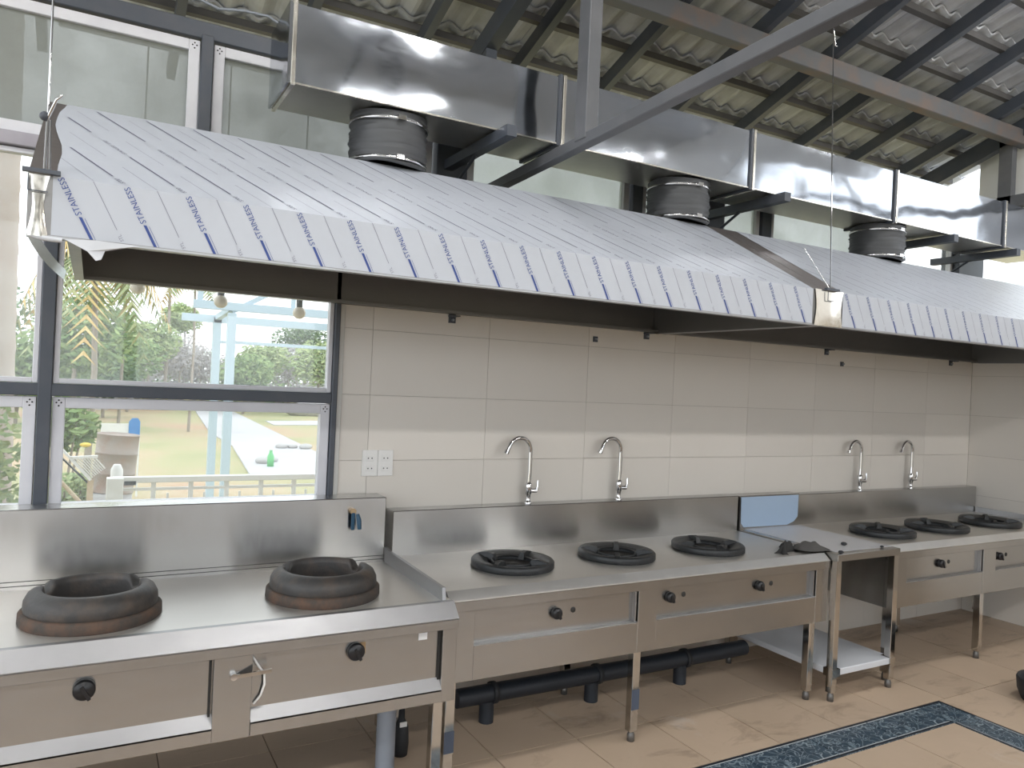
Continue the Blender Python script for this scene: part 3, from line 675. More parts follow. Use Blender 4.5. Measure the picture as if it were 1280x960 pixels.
# ---- wok range
def wok_range():
    XA, XB, YA, YS, ZT, ZS = -1.25, 1.205, 2.475, 3.19, .752, 1.038
    r = root('wok_range', (0, 2.85, 0), 'two-hole steel wok range under the left window', 'cooking range')
    bx('countertop', 'steel_top', r, XA, XB, YA+.05, YS, ZT-.03, ZT)
    MB().prism_x([(YA, ZT-.045), (YA+.05, ZT+.004), (YA+.072, ZT+.004), (YA+.072, ZT-.03), (YA, ZT-.05)], XA, XB+.0).build('front_bevel', 'steel_edge', r)
    bx('front_apron', 'steel_panel', r, XA, XB, YA, YA+.02, ZT-.082, ZT-.047, bev=.0015)
    Z1, ZL, ZB = ZT-.082, .487, .408
    posts = [(-.42, -.30), (.372, .488), (1.15, XB)]
    for a, b2 in posts: bx('post', 'steel_panel', r, a, b2, YA+.012, YA+.06, ZB-.004, Z1, bev=.0015)
    bays = [(XA, -.42), (-.30, .372), (.488, 1.15)]
    for a, b2 in bays:
        bx('control_panel', 'steel_panel', r, a, b2, YA+.04, YA+.052, ZL, Z1)
        MB().prism_x([(YA+.04, ZL), (YA+.006, ZL-.034), (YA+.006, ZL-.04), (YA+.045, ZL-.04), (YA+.045, ZL)], a, b2).build('ledge', 'steel_edge', r)
        bx('lower_band', 'steel_panel', r, a, b2, YA+.006, YA+.03, ZB, ZL-.034, bev=.001)
    for x in (.365, 1.146): bx('panel_gap', 'dark_recess', r, x-.0035, x+.0035, YA+.033, YA+.041, ZL-.02, Z1)
    for x, z in ((.02, .622), (.832, .625)): knob(r, x, YA+.04, z, .03)
    bx('knob_plate', 'brass', r, .842, .868, YA+.036, YA+.04, .612, .652)
    bx('sticker', 'label_white', r, 1.065, 1.098, YA+.037, YA+.04, .632, .675)
    # ignition lever
    lv = MB().bar((.425, YA+.0, .608), (.545, YA+.0, .612), .006, .012).build('lever', 'steel_leg', r)
    MB().tube([(.43, YA+.012, .609), (.43, YA-.006, .609)], .011, 12).build('pivot', 'chrome', lv)
    MB().prism_y([(.44, .614), (.487, .636), (.487, .616)], YA+.009, YA+.0115).build('cutout', 'dark_recess', r)
    MB().tube([(.489, YA+.034, .655), (.505, YA+.03, .63), (.528, YA+.026, .595), (.53, YA+.026, .56), (.52, YA+.03, .525), (.50, YA+.034, .50)], .004, 8).build('reflection_streak', 'white_plastic', r)  # window reflection on the steel, modelled as a curved cream tube
    bx('backsplash', 'steel_splash', r, XA, 1.168, YS, W-.045, ZB, ZS, bev=.003)
    for z in (ZT+.012, ZT+.028): bx('seam', 'dark_recess', r, XA, 1.165, YS-.0012, YS, z, z+.0022)
    MB().prism_x([(YS, ZT), (YS, ZT+.065), (YS-.06, ZT+.058), (YA+.08, ZT+.048), (YA+.072, ZT)], 1.168, 1.182).build('side_lip', 'steel_edge', r)
    bx('side_panel', 'steel_panel', r, XB-.012, XB, YA+.06, YS, ZB, ZT-.03)
    bx('underside', 'hood_steel', r, XA, XB-.012, YA+.06, YS+.05, ZB+.008, ZB+.016)
    for x, y in ((1.168, 2.565), (1.168, 3.14), (-.35, 2.565), (-.35, 3.14)): leg(r, x, y, ZB+.01)
    return r
wok_range()
def wok_ring(x, y, z, rot, label):
    r = root('wok_ring', (x, y, z), label, 'wok ring')
    def md(r_, h, a):
        a = (a+rot) % (2*math.pi); dd = min(abs(a-n_) for n_ in (math.radians(28), math.radians(152)))
        if h > .045 and dd < .20: h = .045+(h-.045)*(.35+.65*min(1, max(0, (dd-.13)/.07)))
        return r_, h
    MB().lathe([(.205, 0), (.207, .005), (.206, .030), (.199, .036), (.19, .037)], (x, y, z), 64).build('base_flange', 'wok_rust', r)
    MB().lathe([(.19, .034), (.194, .045), (.192, .068), (.182, .088), (.164, .100), (.150, .103), (.143, .100), (.140, .08), (.138, .03), (.138, .002)], (x, y, z), 96, mod=md).build('collar', 'wok_iron', r)
    MB().lathe([(.138, .004), (.06, .002), (.0005, .002)], (x, y, z), 32).build('burner_well', 'dark_recess', r)
wok_ring(.035, 2.79, .752, 0, 'rusty iron wok ring nearer the closed left end of the wok range')
wok_ring(.79, 2.79, .752, .12, 'rusty iron wok ring beside the raised side lip of the wok range')
# gas valve on the wok range backsplash
r = root('gas_valve', (1.02, 3.19, .9), 'gas valve with blue handle on the wok range backsplash', 'valve')
MB().tube([(1.012, 3.19, .985), (1.012, 3.165, .985)], .013, 12).build('stem', 'brass', r)
MB().box(1.004, 1.02, 3.163, 3.172, .905, .98).build('handle_back', 'blue_valve', r, .003)
MB().tube([(1.028, 3.158, .975), (1.033, 3.152, .95), (1.037, 3.15, .91)], [.007, .011, .009], 10).build('handle', 'blue_valve', r)

# ---- work table between the ranges
r = root('work_table', (3.65, 2.95, 0), 'steel work table still wrapped in white film between two ranges', 'table')
bx('table_top', 'steel_panel', r, 3.392, 3.905, 2.56, 3.25, .727, .765, bev=.002)
bx('top_film', 'film_white', r, 3.437, 3.9, 2.61, 3.245, .765, .7663)
bx('splash', 'steel_splash', r, 3.392, 3.905, 3.246, W-.02, .66, .962, bev=.002)
mb = MB(); op = [(3.405, .80), (3.43, .775), (3.80, .772), (3.86, .79), (3.893, .82), (3.895, .955), (3.40, .955)]
mb.add([(x, 3.2445, z) for x, z in op], [tuple(range(7))]); mb.build('splash_film', 'film_blue', r)
bx('splash_dark_strip', 'dark_recess', r, 3.390, 3.397, 3.243, 3.2465, .765, .955)  # narrow near-black strip along the left edge of the splash
for x in (3.412, 3.885):
    for y in (2.585, 3.27): leg(r, x, y, .728, 'steel_leg', .038)
bx('lower_shelf', 'film_grey', r, 3.40, 3.90, 2.568, 3.29, .132, .166, bev=.003)
for x0_, x1_ in ((3.392, 3.452), (3.862, 3.906)): bx('shelf_corner', 'steel_leg', r, x0_, x1_, 2.563, 2.62, .128, .168)

# ---- crumpled black gloves and scraps on the counters
def cloth(name, label, c, lx, ly, h, mt, seed, rot=0):
    rnd = random.Random(seed); n_, m_ = 14, 8; top = []; 
    ph = [rnd.uniform(0, 6) for _ in range(6)]
    for i in range(n_+1):
        for j in range(m_+1):
            a, b2 = i/n_*2-1, j/m_*2-1
            e = max(0, 1-(abs(a)**3))*max(0, 1-abs(b2)**2.5); rr = 1+.14*math.sin(4*a+ph[0])+.12*math.sin(7*b2+ph[1])
            z = h*e*(.75+.18*math.sin(5*a+3*b2+ph[2])+.10*math.sin(9*a-4*b2+ph[3]))
            top.append((a*lx*rr*.5, b2*ly*rr*.5*(.6+.4*math.cos(2.2*a+ph[4])), max(.001, z)))
    mb = MB().add(top, [(i*(m_+1)+j, (i+1)*(m_+1)+j, (i+1)*(m_+1)+j+1, i*(m_+1)+j+1) for i in range(n_) for j in range(m_)], True)
    k = len(mb.v); bot = [(x, y, 0) for x, y, z in top]
    mb.add(bot, [(i*(m_+1)+j, i*(m_+1)+j+1, (i+1)*(m_+1)+j+1, (i+1)*(m_+1)+j) for i in range(n_) for j in range(m_)])
    mb.rot('Z', rot, (0, 0, 0)); mb.v = [(x+c[0], y+c[1], z+c[2]) for x, y, z in mb.v]
    return tag(mb.build(name, mt), label, 'glove')
cloth('work_glove', 'crumpled black work glove at the counter edge of the near three-burner range', (3.215, 2.745, .757), .22, .14, .06, 'cloth_black', 3, .5)
cloth('work_glove', 'crumpled grey work glove on the corner of the film-covered table', (3.345, 2.70, .7672), .19, .11, .045, 'cloth_grey', 9, -.5)
for c_, s_, lab in (((3.63, 2.71, .7665), .016, 'small black scrap in the middle of the film-covered table'), ((3.43, 2.575, .7652), .014, 'small black scrap at the front corner of the film-covered table'), ((3.80, 2.60, .7665), .010, 'tiny black crumb at the front edge of the film-covered table')):
    tag(MB().sphere((c_[0], c_[1], c_[2]+s_*.6), s_, 7, 5, 1.2, 1, .6).build('scrap', 'black_rubber'), lab, 'scrap')

# ---- faucets on the backsplash ledges
def faucet(x, zb, label, y=3.30):
    r = root('faucet', (x, y, zb), label, 'faucet')
    MB().lathe([(.020, 0), (.021, .004), (.016, .012), (.013, .018), (.0125, .045), (.017, .05), (.018, .095), (.014, .105), (.010, .108)], (x, y, zb), 18).build('body', 'chrome', r)
    R_ = .068; pts = [(x, y, zb+.10), (x+.004, y, zb+.16), (x+.003, y, zb+.25)]
    cx, cz = x+.003-R_, zb+.265
    for k in range(0, 13): a = math.radians(158)*k/12; pts.append((cx+R_*math.cos(a), y-.012*k/12, cz+R_*math.sin(a)))
    e = pts[-1]; pts.append((e[0]-.012, e[1], e[2]-.026))
    MB().tube(pts, .0108, 12).build('spout', 'chrome', r); MB().tube([(e[0]-.010, e[1], e[2]-.020), (e[0]-.017, e[1], e[2]-.036)], .0125, 12).build('aerator', 'chrome', r)
    h = MB().tube([(x+.012, y-.004, zb+.066), (x+.042, y-.012, zb+.066)], .011, 12).build('valve_stem', 'chrome', r)
    MB().tube([(x+.038, y-.012, zb+.066), (x+.046, y-.014, zb+.09), (x+.046, y-.013, zb+.118)], [.009, .006, .005], 10).build('lever', 'chrome', h)
faucet(1.962, .963, 'chrome gooseneck faucet near the power sockets'); faucet(2.532, .963, 'chrome gooseneck faucet behind the middle burner of the near range')
faucet(4.555, .953, 'chrome gooseneck faucet behind the far range, nearer the film-covered table'); faucet(5.113, .953, 'chrome gooseneck faucet behind the far range, nearer the side wall')

# ---- power sockets
def socket(x0, label):
    r = root('power_socket', (x0+.036, W, 1.112), label, 'socket'); y = W-.010
    bx('cover_plate', 'white_plastic', r, x0, x0+.0735, y-.009, y, 1.112, 1.232, bev=.002)
    for z in (1.135, 1.182):
        o = bx('outlet', 'white_plastic', r, x0+.018, x0+.056, y-.0115, y-.008, z, z+.026, bev=.001)
        for dx in (.028, .0455): MB().lathe([(.0001, -.0118), (.0032, -.0117), (.0033, -.010)], (x0+dx, y, z+.013), 8, 'y').build('pin_hole', 'black_plastic', o)
socket(1.098, 'white double power socket nearer the window'); socket(1.173, 'white double power socket nearer the faucet')
# ---- wall brackets below the hoods
for x, z, lab in ((1.517, 1.868, 'small dark bracket under the hood above the power sockets'), (2.714, 1.872, 'small dark bracket under the joint end of the long hood'), (4.221, 1.872, 'small dark bracket under the hood above the far faucets'), (5.604, 1.872, 'small dark bracket under the hood next to the side wall')):
    r = root('hood_bracket', (x, W-.01, z-.012), lab, 'bracket')
    bx('plate', 'dark_paint', r, x-.018, x+.018, W-.016, W-.010, z-.022, z+.02); bx('shelf', 'dark_paint', r, x-.022, x+.022, W-.06, W-.012, z+.008, z+.013); MB().tube([(x, W-.012, z-.008), (x, W-.03, z-.008)], .006, 8).build('bolt', 'grey_pvc', r)
for x, z, lab in ((2.366, 1.826, 'small square steel anchor plate on the tiled wall above the near faucets'), (4.379, 1.798, 'small dark anchor bolt on the tiled wall above the far faucets')):
    r = root('anchor_plate', (x, W-.01, z-.015), lab, 'anchor')
    bx('plate', 'dark_paint', r, x-.015, x+.015, W-.016, W-.010, z-.015, z+.015, bev=.001); MB().tube([(x, W-.012, z), (x, W-.032, z)], .005, 8).build('bolt', 'grey_pvc', r)
# ---- pipes under the ranges
r = root('gas_pipe', (2.3, 3.08, 0), 'dark gas pipe on stands under the near three-burner range', 'pipe')
MB().tube([(1.5, 3.08, .13), (3.3, 3.08, .13)], .042, 16).build('pipe', 'dark_pipe', r)
for x in (1.66, 2.25, 2.83): MB().tube([(x, 3.08, 0), (x, 3.08, .1)], .035, 12).build('stand', 'dark_pipe', r); MB().lathe([(.044, -.012), (.05, -.012), (.05, .012), (.044, .012)], (x+.03, 3.08, .13), 16, 'x').build('collar', 'black_rubber', r)
r = root('drain_pipe', (1.06, 2.86, 0), 'grey plastic drain pipe rising under the wok range', 'pipe')
MB().tube([(1.09, 2.86, 0), (1.09, 2.86, .34)], .038, 16).build('pipe', 'grey_pvc', r); MB().tube([(1.09, 2.86, .27), (1.09, 2.86, .40)], .045, 16).build('coupling', 'dark_pipe', r)
r = root('gas_regulator', (1.19, 2.95, 0), 'black gas regulator beside the grey drain pipe', 'regulator')
MB().lathe([(.001, 0), (.03, 0), (.034, .05), (.03, .12), (.014, .15), (.012, .19), (.0005, .192)], (1.19, 2.95, 0), 16).build('body', 'black_rubber', r); bx('tag', 'label_white', r, 1.17, 1.2, 2.912, 2.916, .13, .15)
# black tub at the right
r = root('plastic_tub', (4.56, 2.13, 0), 'black rounded plastic tub standing on the tiled floor', 'tub')
MB().lathe([(.001, 0), (.13, 0), (.15, .05), (.155, .11), (.15, .12), (.14, .1), (.12, .01), (.001, .008)], (4.535, 2.09, 0), 28).build('body', 'black_rubber', r)

# ================================================================= OUTDOORS
GZ = -.3
g = struct(MB().box(-80, 90, W+.13, 95, GZ-.2, GZ).build('ground', 'ground'), 'grass and reddish soil yard outside the window', 'ground')
struct(MB().box(-80, 90, -80, YF-.16, GZ-.2, GZ).build('ground_front', 'ground'), 'grass yard on the open side of the hall', 'ground')
def slab(name, label, pix, h, mt, cat):
    pts_ = [at_z(u, v, GZ+h) for u, v in pix]; n_ = len(pts_)
    mb = MB().add(pts_+[Vector((p.x, p.y, GZ-.02)) for p in pts_], [tuple(range(n_)), tuple(range(n_, 2*n_))[::-1]]+[(i, n_+i, n_+(i+1) % n_, (i+1) % n_) for i in range(n_)])
    return tag(mb.build(name, mt), label, cat)
slab('garden_path', 'pale concrete garden path leading away across the yard', [(244, 513), (289, 513), (398, 566), (398, 592), (312, 592), (290, 556), (262, 540)], .03, 'path', 'path')
slab('cross_path', 'narrow pale path crossing the far yard', [(332, 526), (400, 526), (400, 531), (342, 531)], .02, 'path', 'path')
def leafy(mb, c, rx, ry, rz_, n_, sz, rnd, hollow=.35, droop=0):
    for _ in range(n_):
        while True:
            p = Vector((rnd.uniform(-1, 1), rnd.uniform(-1, 1), rnd.uniform(-1, 1)))
            if hollow < p.length < 1: break
        q = Vector((c[0]+p.x*rx, c[1]+p.y*ry, c[2]+p.z*rz_)); a = Vector((rnd.gauss(0, 1), rnd.gauss(0, 1), rnd.gauss(0, .6)-droop)).normalized(); b2 = a.orthogonal().normalized()
        s_ = sz*rnd.uniform(.6, 1.3); mb.add([q-a*s_, q+b2*s_*.45, q+a*s_, q-b2*s_*.45], [(0, 1, 2, 3)])
def tree(name, label, u, y, h, rx, rz_, mt, n_=700, sz=.22, seed=0, trunk='bark', cat='tree', grp='trees beyond the yard', lobes=4):
    rnd = random.Random(seed+int(u)*7); p = at_y(u, 480, y); x = p.x
    r = root(name, (x, y, GZ), label, cat, grp); h *= .9
    mb = MB().tube([(x, y, GZ-.02), (x+rnd.uniform(-.1, .1), y, GZ+h*.4), (x+rnd.uniform(-.15, .15), y, GZ+h-rz_*.6)], [.04+h*.008, .03+h*.005, .02], 7)
    for k in range(4):
        a = rnd.uniform(0, 6.28); mb.tube([(x, y, GZ+h*.45), (x+math.cos(a)*rx*.55, y+math.sin(a)*rx*.55, GZ+h-rz_*.9)], [.04, .012], 5)
    mb.build('trunk', trunk, r)
    cr = MB()
    for k in range(lobes):
        a = rnd.uniform(0, 6.28); q = rnd.uniform(.15, .5)
        leafy(cr, (x+math.cos(a)*rx*q, y+math.sin(a)*rx*q, GZ+h-rz_*rnd.uniform(.8, 1.25)), rx*.62, rx*.62, rz_*.62, n_//lobes, sz, rnd)
    cr.build('crown', mt, r); return r
for k, (u, y, h, rx, rz_, mt, lab) in enumerate([
    (92, 24, 5.2, 1.6, 1.9, 'leaf_green', 'broad green tree behind the drum, below the drooping palm'),
    (130, 30, 3.0, 1.5, 1.1, 'leaf_dark', 'low dark shrub-like tree under the palm fronds'),
    (160, 34, 3.6, 1.5, 1.3, 'leaf_green', 'green tree beside the thin pale palm trunks'),
    (184, 36, 5.0, 1.6, 1.4, 'leaf_pale', 'pale green tree with airy crown beneath the first bulb'),
    (222, 40, 4.4, 2.0, 1.6, 'twig_grey', 'grey leafless bush-like tree left of the pergola'),
    (252, 42, 4.0, 2.0, 1.5, 'twig_grey', 'grey twiggy tree directly behind the pergola columns'),
    (228, 44, 6.4, 1.6, 1.2, 'leaf_pale', 'yellow-green tree rising above the grey twigs'),
    (305, 34, 3.2, 1.5, 1.2, 'leaf_green', 'green bushy tree right of the pergola columns'),
    (330, 38, 4.0, 1.6, 1.3, 'leaf_pale', 'pale leafy tree between pergola columns and second bulb'),
    (362, 40, 4.2, 1.8, 1.5, 'twig_grey', 'grey twiggy tree under the pergola beams'),
    (372, 46, 6.2, 1.8, 1.5, 'leaf_dark', 'dark tree behind the bulb nearest the tiled wall'),
    (400, 36, 4.6, 1.6, 1.6, 'leaf_pale', 'pale tree beside the dark window post'),
    (20, 26, 3.6, 1.8, 1.6, 'leaf_green', 'green tree seen left of the dark mullion'),
    (-30, 30, 6, 2.2, 2.2, 'leaf_dark', 'dark tree beyond the ringed palm trunk')]):
    tree('garden_tree', lab, u, y, h, rx, rz_, mt, 2600, .12 if mt != 'twig_grey' else .10, k)
# hedge-like undergrowth: nobody could count it
rnd = random.Random(5); ug = MB()
for k in range(60):
    x = rnd.uniform(-8, 22); y = rnd.uniform(44, 52); leafy(ug, (x, y, GZ+1.1), 1.3, 1, rnd.uniform(1.0, 2.0), 150, .25, rnd, 0)
o = ug.build('undergrowth', 'leaf_green'); o['kind'] = 'stuff'; o['label'] = 'tangled green undergrowth along the far edge of the yard'; o['category'] = 'undergrowth'
ug = MB()
for k in range(50):
    x = rnd.uniform(-6, 20); y = rnd.uniform(41, 44); leafy(ug, (x, y, GZ+.7), 1.2, 1, rnd.uniform(.5, 1.2), 110, .16, rnd, 0)
o = ug.build('dry_brush', 'twig_grey'); o['kind'] = 'stuff'; o['label'] = 'grey dry brush in front of the far undergrowth'; o['category'] = 'undergrowth'
def palm(label, u, y, h, fr, mt2, seed, tr=.10, n_=12, ln=1.5, trunk='bark'):
    rnd = random.Random(seed); x = at_y(u, 480, y).x; r = root('palm_tree', (x, y, GZ), label, 'palm', 'palms in the yard')
    MB().tube([(x, y, GZ-.02), (x+.05, y, GZ+h*.5), (x, y, GZ+h)], [tr, tr*.8, tr*.65], 10).build('trunk', trunk, r)
    for k in range(n_):
        a = 6.283*k/n_+rnd.uniform(-.2, .2); d_ = Vector((math.cos(a), math.sin(a), 0)); el = rnd.uniform(-.1, .9); mb = MB(); N = 9; sp = []
        for i in range(N+1):
            t = i/N; sp.append(Vector((x, y, GZ+h))+d_*ln*(t*math.cos(el)+.05)+Vector((0, 0, ln*(math.sin(el)*t-1.0*t*t*fr))))
        for i in range(N):
            p_ = sp[i]; t = (sp[i+1]-sp[i]).normalized(); sd = t.cross(Vector((0, 0, 1))).normalized(); L = .42*ln*(.35+math.sin(math.pi*(i+.6)/N)*.65)
            for s_ in (-1, 1):
                for e_ in (0, .5):
                    q = p_.lerp(sp[i+1], e_); tip = q+sd*s_*L*.75+t*L*.4+Vector((0, 0, -L*.55)); mb.add([q, q+t*.05*ln, tip, q-t*.012], [(0, 1, 2, 3)])
        mb.add([p_+Vector((0, 0, .01)) for p_ in sp]+[p_+Vector((0, .02, -.01)) for p_ in sp], [(i, i+1, N+2+i, N+1+i) for i in range(N)])
        mb.build('frond', mt2 if k % 3 else 'leaf_yellow', r)
palm('drooping palm with yellowing fronds left of the first bulb', 112, 12, 3.5, 1.5, 'leaf_palm', 3, .05, 16, 1.05)
palm('slender palm with pale trunk behind the first bulb', 150, 26, 5.4, .9, 'leaf_palm', 5, .05, 10, 1.5)
palm('young palm rising behind the pergola beam', 238, 24, 4.7, .7, 'leaf_palm', 8, .045, 10, 1.5)
palm('thin tall palm against the bright sky', 206, 36, 8.2, 1.0, 'leaf_palm', 11, .08, 9, 1.6)
# thick ringed trunk left of the mullion
x = at_y(27, 400, 6.2).x-.1; r = root('royal_palm', (x, 6.2, GZ), 'thick pale ringed palm trunk outside the pane left of the mullion', 'palm')
prof = [(.20-.0008*i+(.006 if i % 4 == 0 else 0), GZ-.02+.055*i) for i in range(100)]
MB().lathe(prof, (x-.1, 6.2, 0), 28).build('trunk', 'palm_bark', r)
# bushes close to the window
def bush(label, c, rx, rz_, mt, n_, sz, seed):
    rnd = random.Random(seed); r = root('garden_bush', (c[0], c[1], GZ), label, 'bush')
    mb = MB()
    for k in range(7): a = 6.28*k/7; mb.tube([(c[0], c[1], GZ), (c[0]+math.cos(a)*rx*.6, c[1]+math.sin(a)*rx*.6, c[2]+rz_*.3)], [.02, .008], 5)
    mb.build('stem', 'bark', r); mb = MB(); leafy(mb, c, rx, rx, rz_, n_, sz, rnd, .1); mb.build('foliage', mt, r)
p = at_y(92, 530, 9.5); bush('bright green bush behind the leaning slatted panels', (p.x-.1, 9.5, p.z), .36, .30, 'leaf_green', 900, .055, 1)
p = at_y(5, 570, 5.2); bush('leafy green bush outside the sash left of the mullion', (p.x-.2, 5.2, p.z-.2), .33, .75, 'leaf_pale', 2200, .035, 2)
p = at_y(86, 618, 8.1); bush('low weedy bush at the foot of the rusty drum', (p.x, 8.1, p.z), .26, .2, 'leaf_pale', 700, .04, 3)
# rusty drum
dc = at_y(140, 612, 8.0); r = root('oil_drum', (dc.x, 8.0, GZ), 'pinkish rusty steel drum standing behind the white railing post', 'drum')
prof = [(.001, .01), (.18, 0), (.185, .01), (.178, .02), (.178, .28), (.186, .29), (.178, .30), (.178, .58), (.186, .59), (.178, .60), (.178, .86), (.186, .87), (.18, .88), (.17, .86), (.001, .855)]
mb = MB().lathe([(a, b2+dc.z-.02) for a, b2 in [(q, h*.62) for q, h in prof]], (dc.x, 8.0, 0), 28); mb.rot('Y', .07, (dc.x, 8.0, dc.z)); mb.build('body', 'drum_rust', r)
mb = MB().lathe([(.001, dc.z-.02), (.19, dc.z-.02), (.19, GZ), (.001, GZ)][::-1], (dc.x-.02, 8.0, 0), 24); mb.build('plinth', 'stone_grey', r)
# leaning slatted panels
p0, p1 = at_y(76, 560, 7.6), at_y(113, 600, 7.6); r = root('slatted_panel', ((p0.x+p1.x)/2, 7.6, GZ), 'white slatted panels stacked at a slant against the drum', 'panel')
dv = (p1-p0).normalized(); pv = Vector((dv.z, 0, -dv.x)); pv = pv if pv.z > 0 else -pv
for k in range(9):
    a = p0.lerp(p1, .30)+pv*(.012+.017*k)+dv*.012*k; b2 = p0.lerp(p1, .98)+pv*(.012+.017*k); MB().bar(a, b2, .05, .007).build('slat', 'slat_white', r)
MB().bar(p0, p1, .06, .018).build('frame_rail', 'slat_white', r); MB().bar(p0-pv*.05, p1-pv*.03, .06, .012).build('frame_rail', 'dark_pipe', r); MB().bar(p0.lerp(p1, .3), p0.lerp(p1, .3)+pv*.17+dv*.13, .06, .02).build('end_batten', 'slat_white', r)
MB().bar((p1.x, 7.6, GZ), p1, .05, .04).build('prop', 'stick', r)
tag(MB().sphere(at_y(107, 556, 7.62), .035, 10, 7, 1.3, 1, .6).build('yellow_cap', 'yellow'), 'yellow plastic cap on the slatted panels', 'cap')
a, b2 = at_y(74, 600, 7.0), at_y(104, 632, 7.0); tag(MB().tube([a+(a-b2)*.3, b2+(b2-a)*((b2.z-GZ-.01)/(a.z-b2.z))], .016, 8).build('wooden_stick', 'stick'), 'pale wooden stick leaning in the weeds outside', 'stick')
# blue sign
p = at_y(168, 534, 12); r = root('garden_sign', (p.x, 12, GZ), 'small blue sign board on a white post in the yard', 'sign')
MB().prism_y([(p.x-.072, p.z-.12), (p.x+.072, p.z-.12), (p.x+.072, p.z+.08), (p.x+.04, p.z+.13), (p.x-.03, p.z+.13), (p.x-.072, p.z+.08)], 11.98, 12).build('board', 'sign_blue', r)
bx('post', 'fence_white', r, p.x+.05, p.x+.075, 12.0, 12.03, GZ, p.z); bx('panel', 'fence_white', r, p.x-.42, p.x-.075, 12, 12.02, p.z-.1, p.z+.05)
# white railing
RY_ = 6.3; ra, rb = at_y(140, 598, RY_), at_y(402, 590, RY_); zt = (ra.z+rb.z)/2
r = root('white_railing', ((ra.x+rb.x)/2, RY_, GZ), 'white painted railing with thin balusters outside the lower sash', 'railing')
x0_, x1_ = ra.x, 4.2
bx('top_rail', 'fence_white', r, x0_, x1_, RY_-.03, RY_+.03, zt-.045, zt, bev=.004); bx('middle_rail', 'fence_white', r, x0_, x1_, RY_-.015, RY_+.015, zt-.105, zt-.085); bx('bottom_rail', 'fence_white', r, x0_, x1_, RY_-.02, RY_+.02, zt-.62, zt-.58)
x = x0_+.28; k = 0
while x < x1_:
    bx('baluster', 'fence_white', r, x-.016, x+.016, RY_-.016, RY_+.016, zt-.6, zt-.04)
    bx('thin_bar', 'fence_white', r, x+.10-.008, x+.10+.008, RY_-.008, RY_+.008, zt-.6, zt-.13); x += .262
bx('newel_post', 'fence_white', r, x0_-.035, x0_+.075, RY_-.05, RY_+.05, GZ, zt-.005, bev=.004); bx('bolt_plate', 'dark_pipe', r, x0_+.08, x0_+.16, RY_-.035, RY_-.03, zt-.06, zt-.03)
q = at_y(146, 590, RY_+.4); MB().tube([(q.x, RY_+.4, GZ), (q.x, RY_+.4, q.z+.02), (q.x, RY_+.4, q.z+.06)], [.045, .045, .025], 12).build('round_post', 'fence_white', r)
# light blue pergola frame
PY = 10.
def pb(name, a, b2, wd, par): MB().bar(a, b2, wd, wd).build(name, 'pergola_blue', par)
ca, cb = at_y(286, 480, PY), at_y(268, 480, PY+1.1)
r = root('pergola', (2.3, PY+.5, GZ), 'pale blue steel pergola frame standing in the yard', 'pergola')
bx('column', 'pergola_blue', r, ca.x-.05, ca.x+.05, PY-.05, PY+.05, GZ, 2.28); bx('column', 'pergola_blue', r, cb.x-.05, cb.x+.05, PY+1.05, PY+1.15, GZ, 2.28)
pb('beam', (ca.x-.45, PY, 2.36), (5, PY, 2.36), .10, r); pb('beam', (cb.x-.45, PY+1.1, 2.26), (5.5, PY+1.1, 2.26), .10, r)
pb('cross_beam', (ca.x, PY, 2.34), (cb.x, PY+1.1, 2.28), .07, r); pb('cross_beam', (3.0, PY, 2.40), (3.2, PY+1.1, 2.35), .07, r); pb('rail', (ca.x, PY, 1.92), (5, PY, 1.92), .035, r); pb('rail', (cb.x, PY+1.1, 1.95), (5.5, PY+1.1, 1.95), .035, r)
pb('brace', (ca.x, PY, 2.30), (ca.x+.75, PY, 2.75), .06, r); pb('brace', (ca.x+.75, PY, 2.4), (ca.x+.75, PY, 2.85), .05, r); pb('brace', (ca.x-.38, PY, 2.4), (ca.x-.36, PY, 2.75), .06, r)
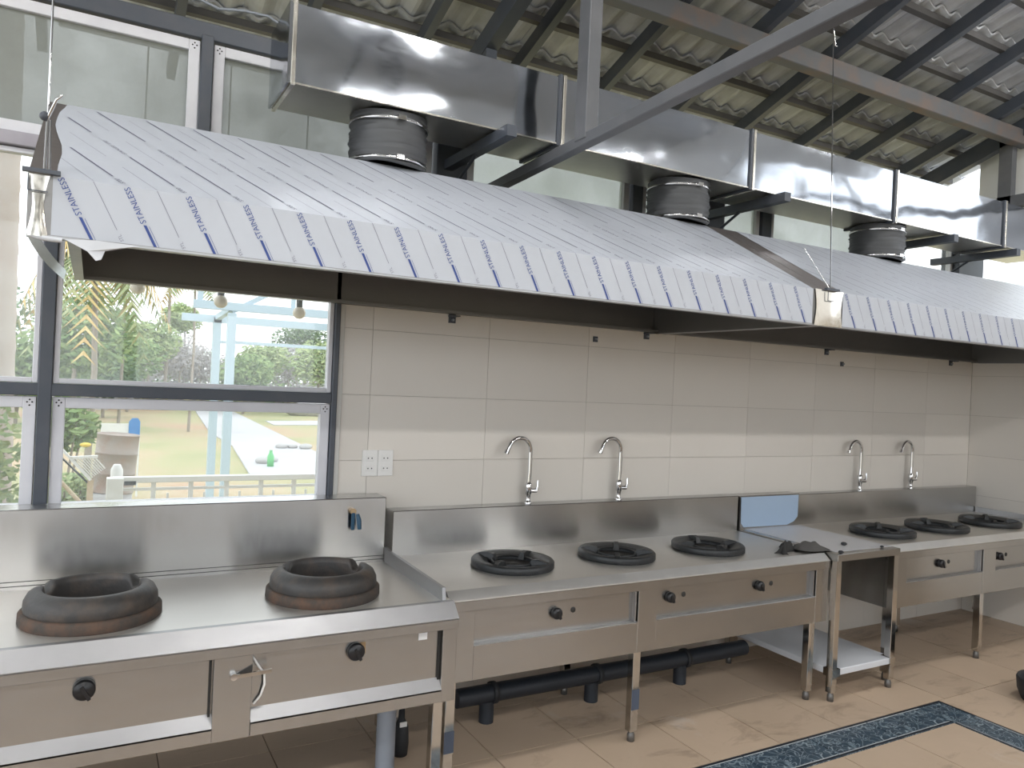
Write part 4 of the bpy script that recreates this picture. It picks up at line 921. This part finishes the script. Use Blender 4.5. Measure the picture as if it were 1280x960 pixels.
# hanging bulbs under the eave
lab = ('clear globe bulb hanging beside the drooping palm', 'globe bulb hanging in front of the pergola beam', 'globe bulb hanging nearest the tiled wall')
for (u, v), lb in zip(((172, 359), (276, 377), (374, 391)), lab):
    p = at_y(u, v, 4.12); r = root('hanging_bulb', (p.x, 4.12, p.z-.034), lb, 'bulb', 'bulbs hanging under the eave outside')
    MB().sphere(p, .034, 16, 10).build('globe', 'bulb', r); MB().tube([p+Vector((0, 0, .03)), p+Vector((0, 0, .085))], .017, 12).build('socket', 'black_plastic', r); MB().tube([p+Vector((0, 0, .08)), Vector((p.x, 4.12, rz(4.12)))], .004, 6).build('cord', 'black_plastic', r)
# small yard things
p = at_z(338, 581, GZ+.06); r = root('green_bottle', (p.x, p.y, GZ+.03), 'green plastic bottle standing on the garden path', 'bottle')
MB().lathe([(.001, 0), (.065, 0), (.065, .2), (.03, .27), (.03, .32), (.001, .32)], (p.x, p.y, GZ+.03), 14).build('body', 'bottle_green', r); MB().lathe([(.035, .32), (.035, .38), (.001, .38)], (p.x, p.y, GZ+.03), 12).build('cap', 'label_white', r)
p = at_z(386, 523, GZ); tag(MB().sphere((p.x+.6, p.y+2, GZ+.25), .5, 12, 8, 2.4, 1, .75).build('grey_boulder', 'stone_grey'), 'low grey boulder at the far end of the yard', 'boulder')
for k, (u, v) in enumerate(((293, 566), (305, 577), (318, 590))):
    pass
p = at_z(110, 512, GZ); r = root('garden_shed', (p.x, p.y, GZ), 'small white shed roof behind the bright green bush', 'shed')
bx('wall', 'fence_white', r, p.x-.9, p.x+.7, p.y, p.y+1.6, GZ, GZ+.9); MB().prism_x([(p.y-.2, GZ+.9), (p.y+.8, GZ+1.4), (p.y+1.8, GZ+.9)], p.x-1, p.x+.8).build('roof', 'path', r)
for k, (u, v, s_) in enumerate(((352, 560, .12), (366, 560, .1), (382, 561, .13), (340, 577, .1), (330, 579, .14))):
    p = at_z(u, v, GZ+.03); tag(MB().sphere((p.x, p.y, GZ+.03+s_*.4), s_, 8, 6, 1.3, 1, .6).build('path_stone', 'stone_grey'), 'small grey stone lying on the garden path', 'stone', 'stones on the garden path')
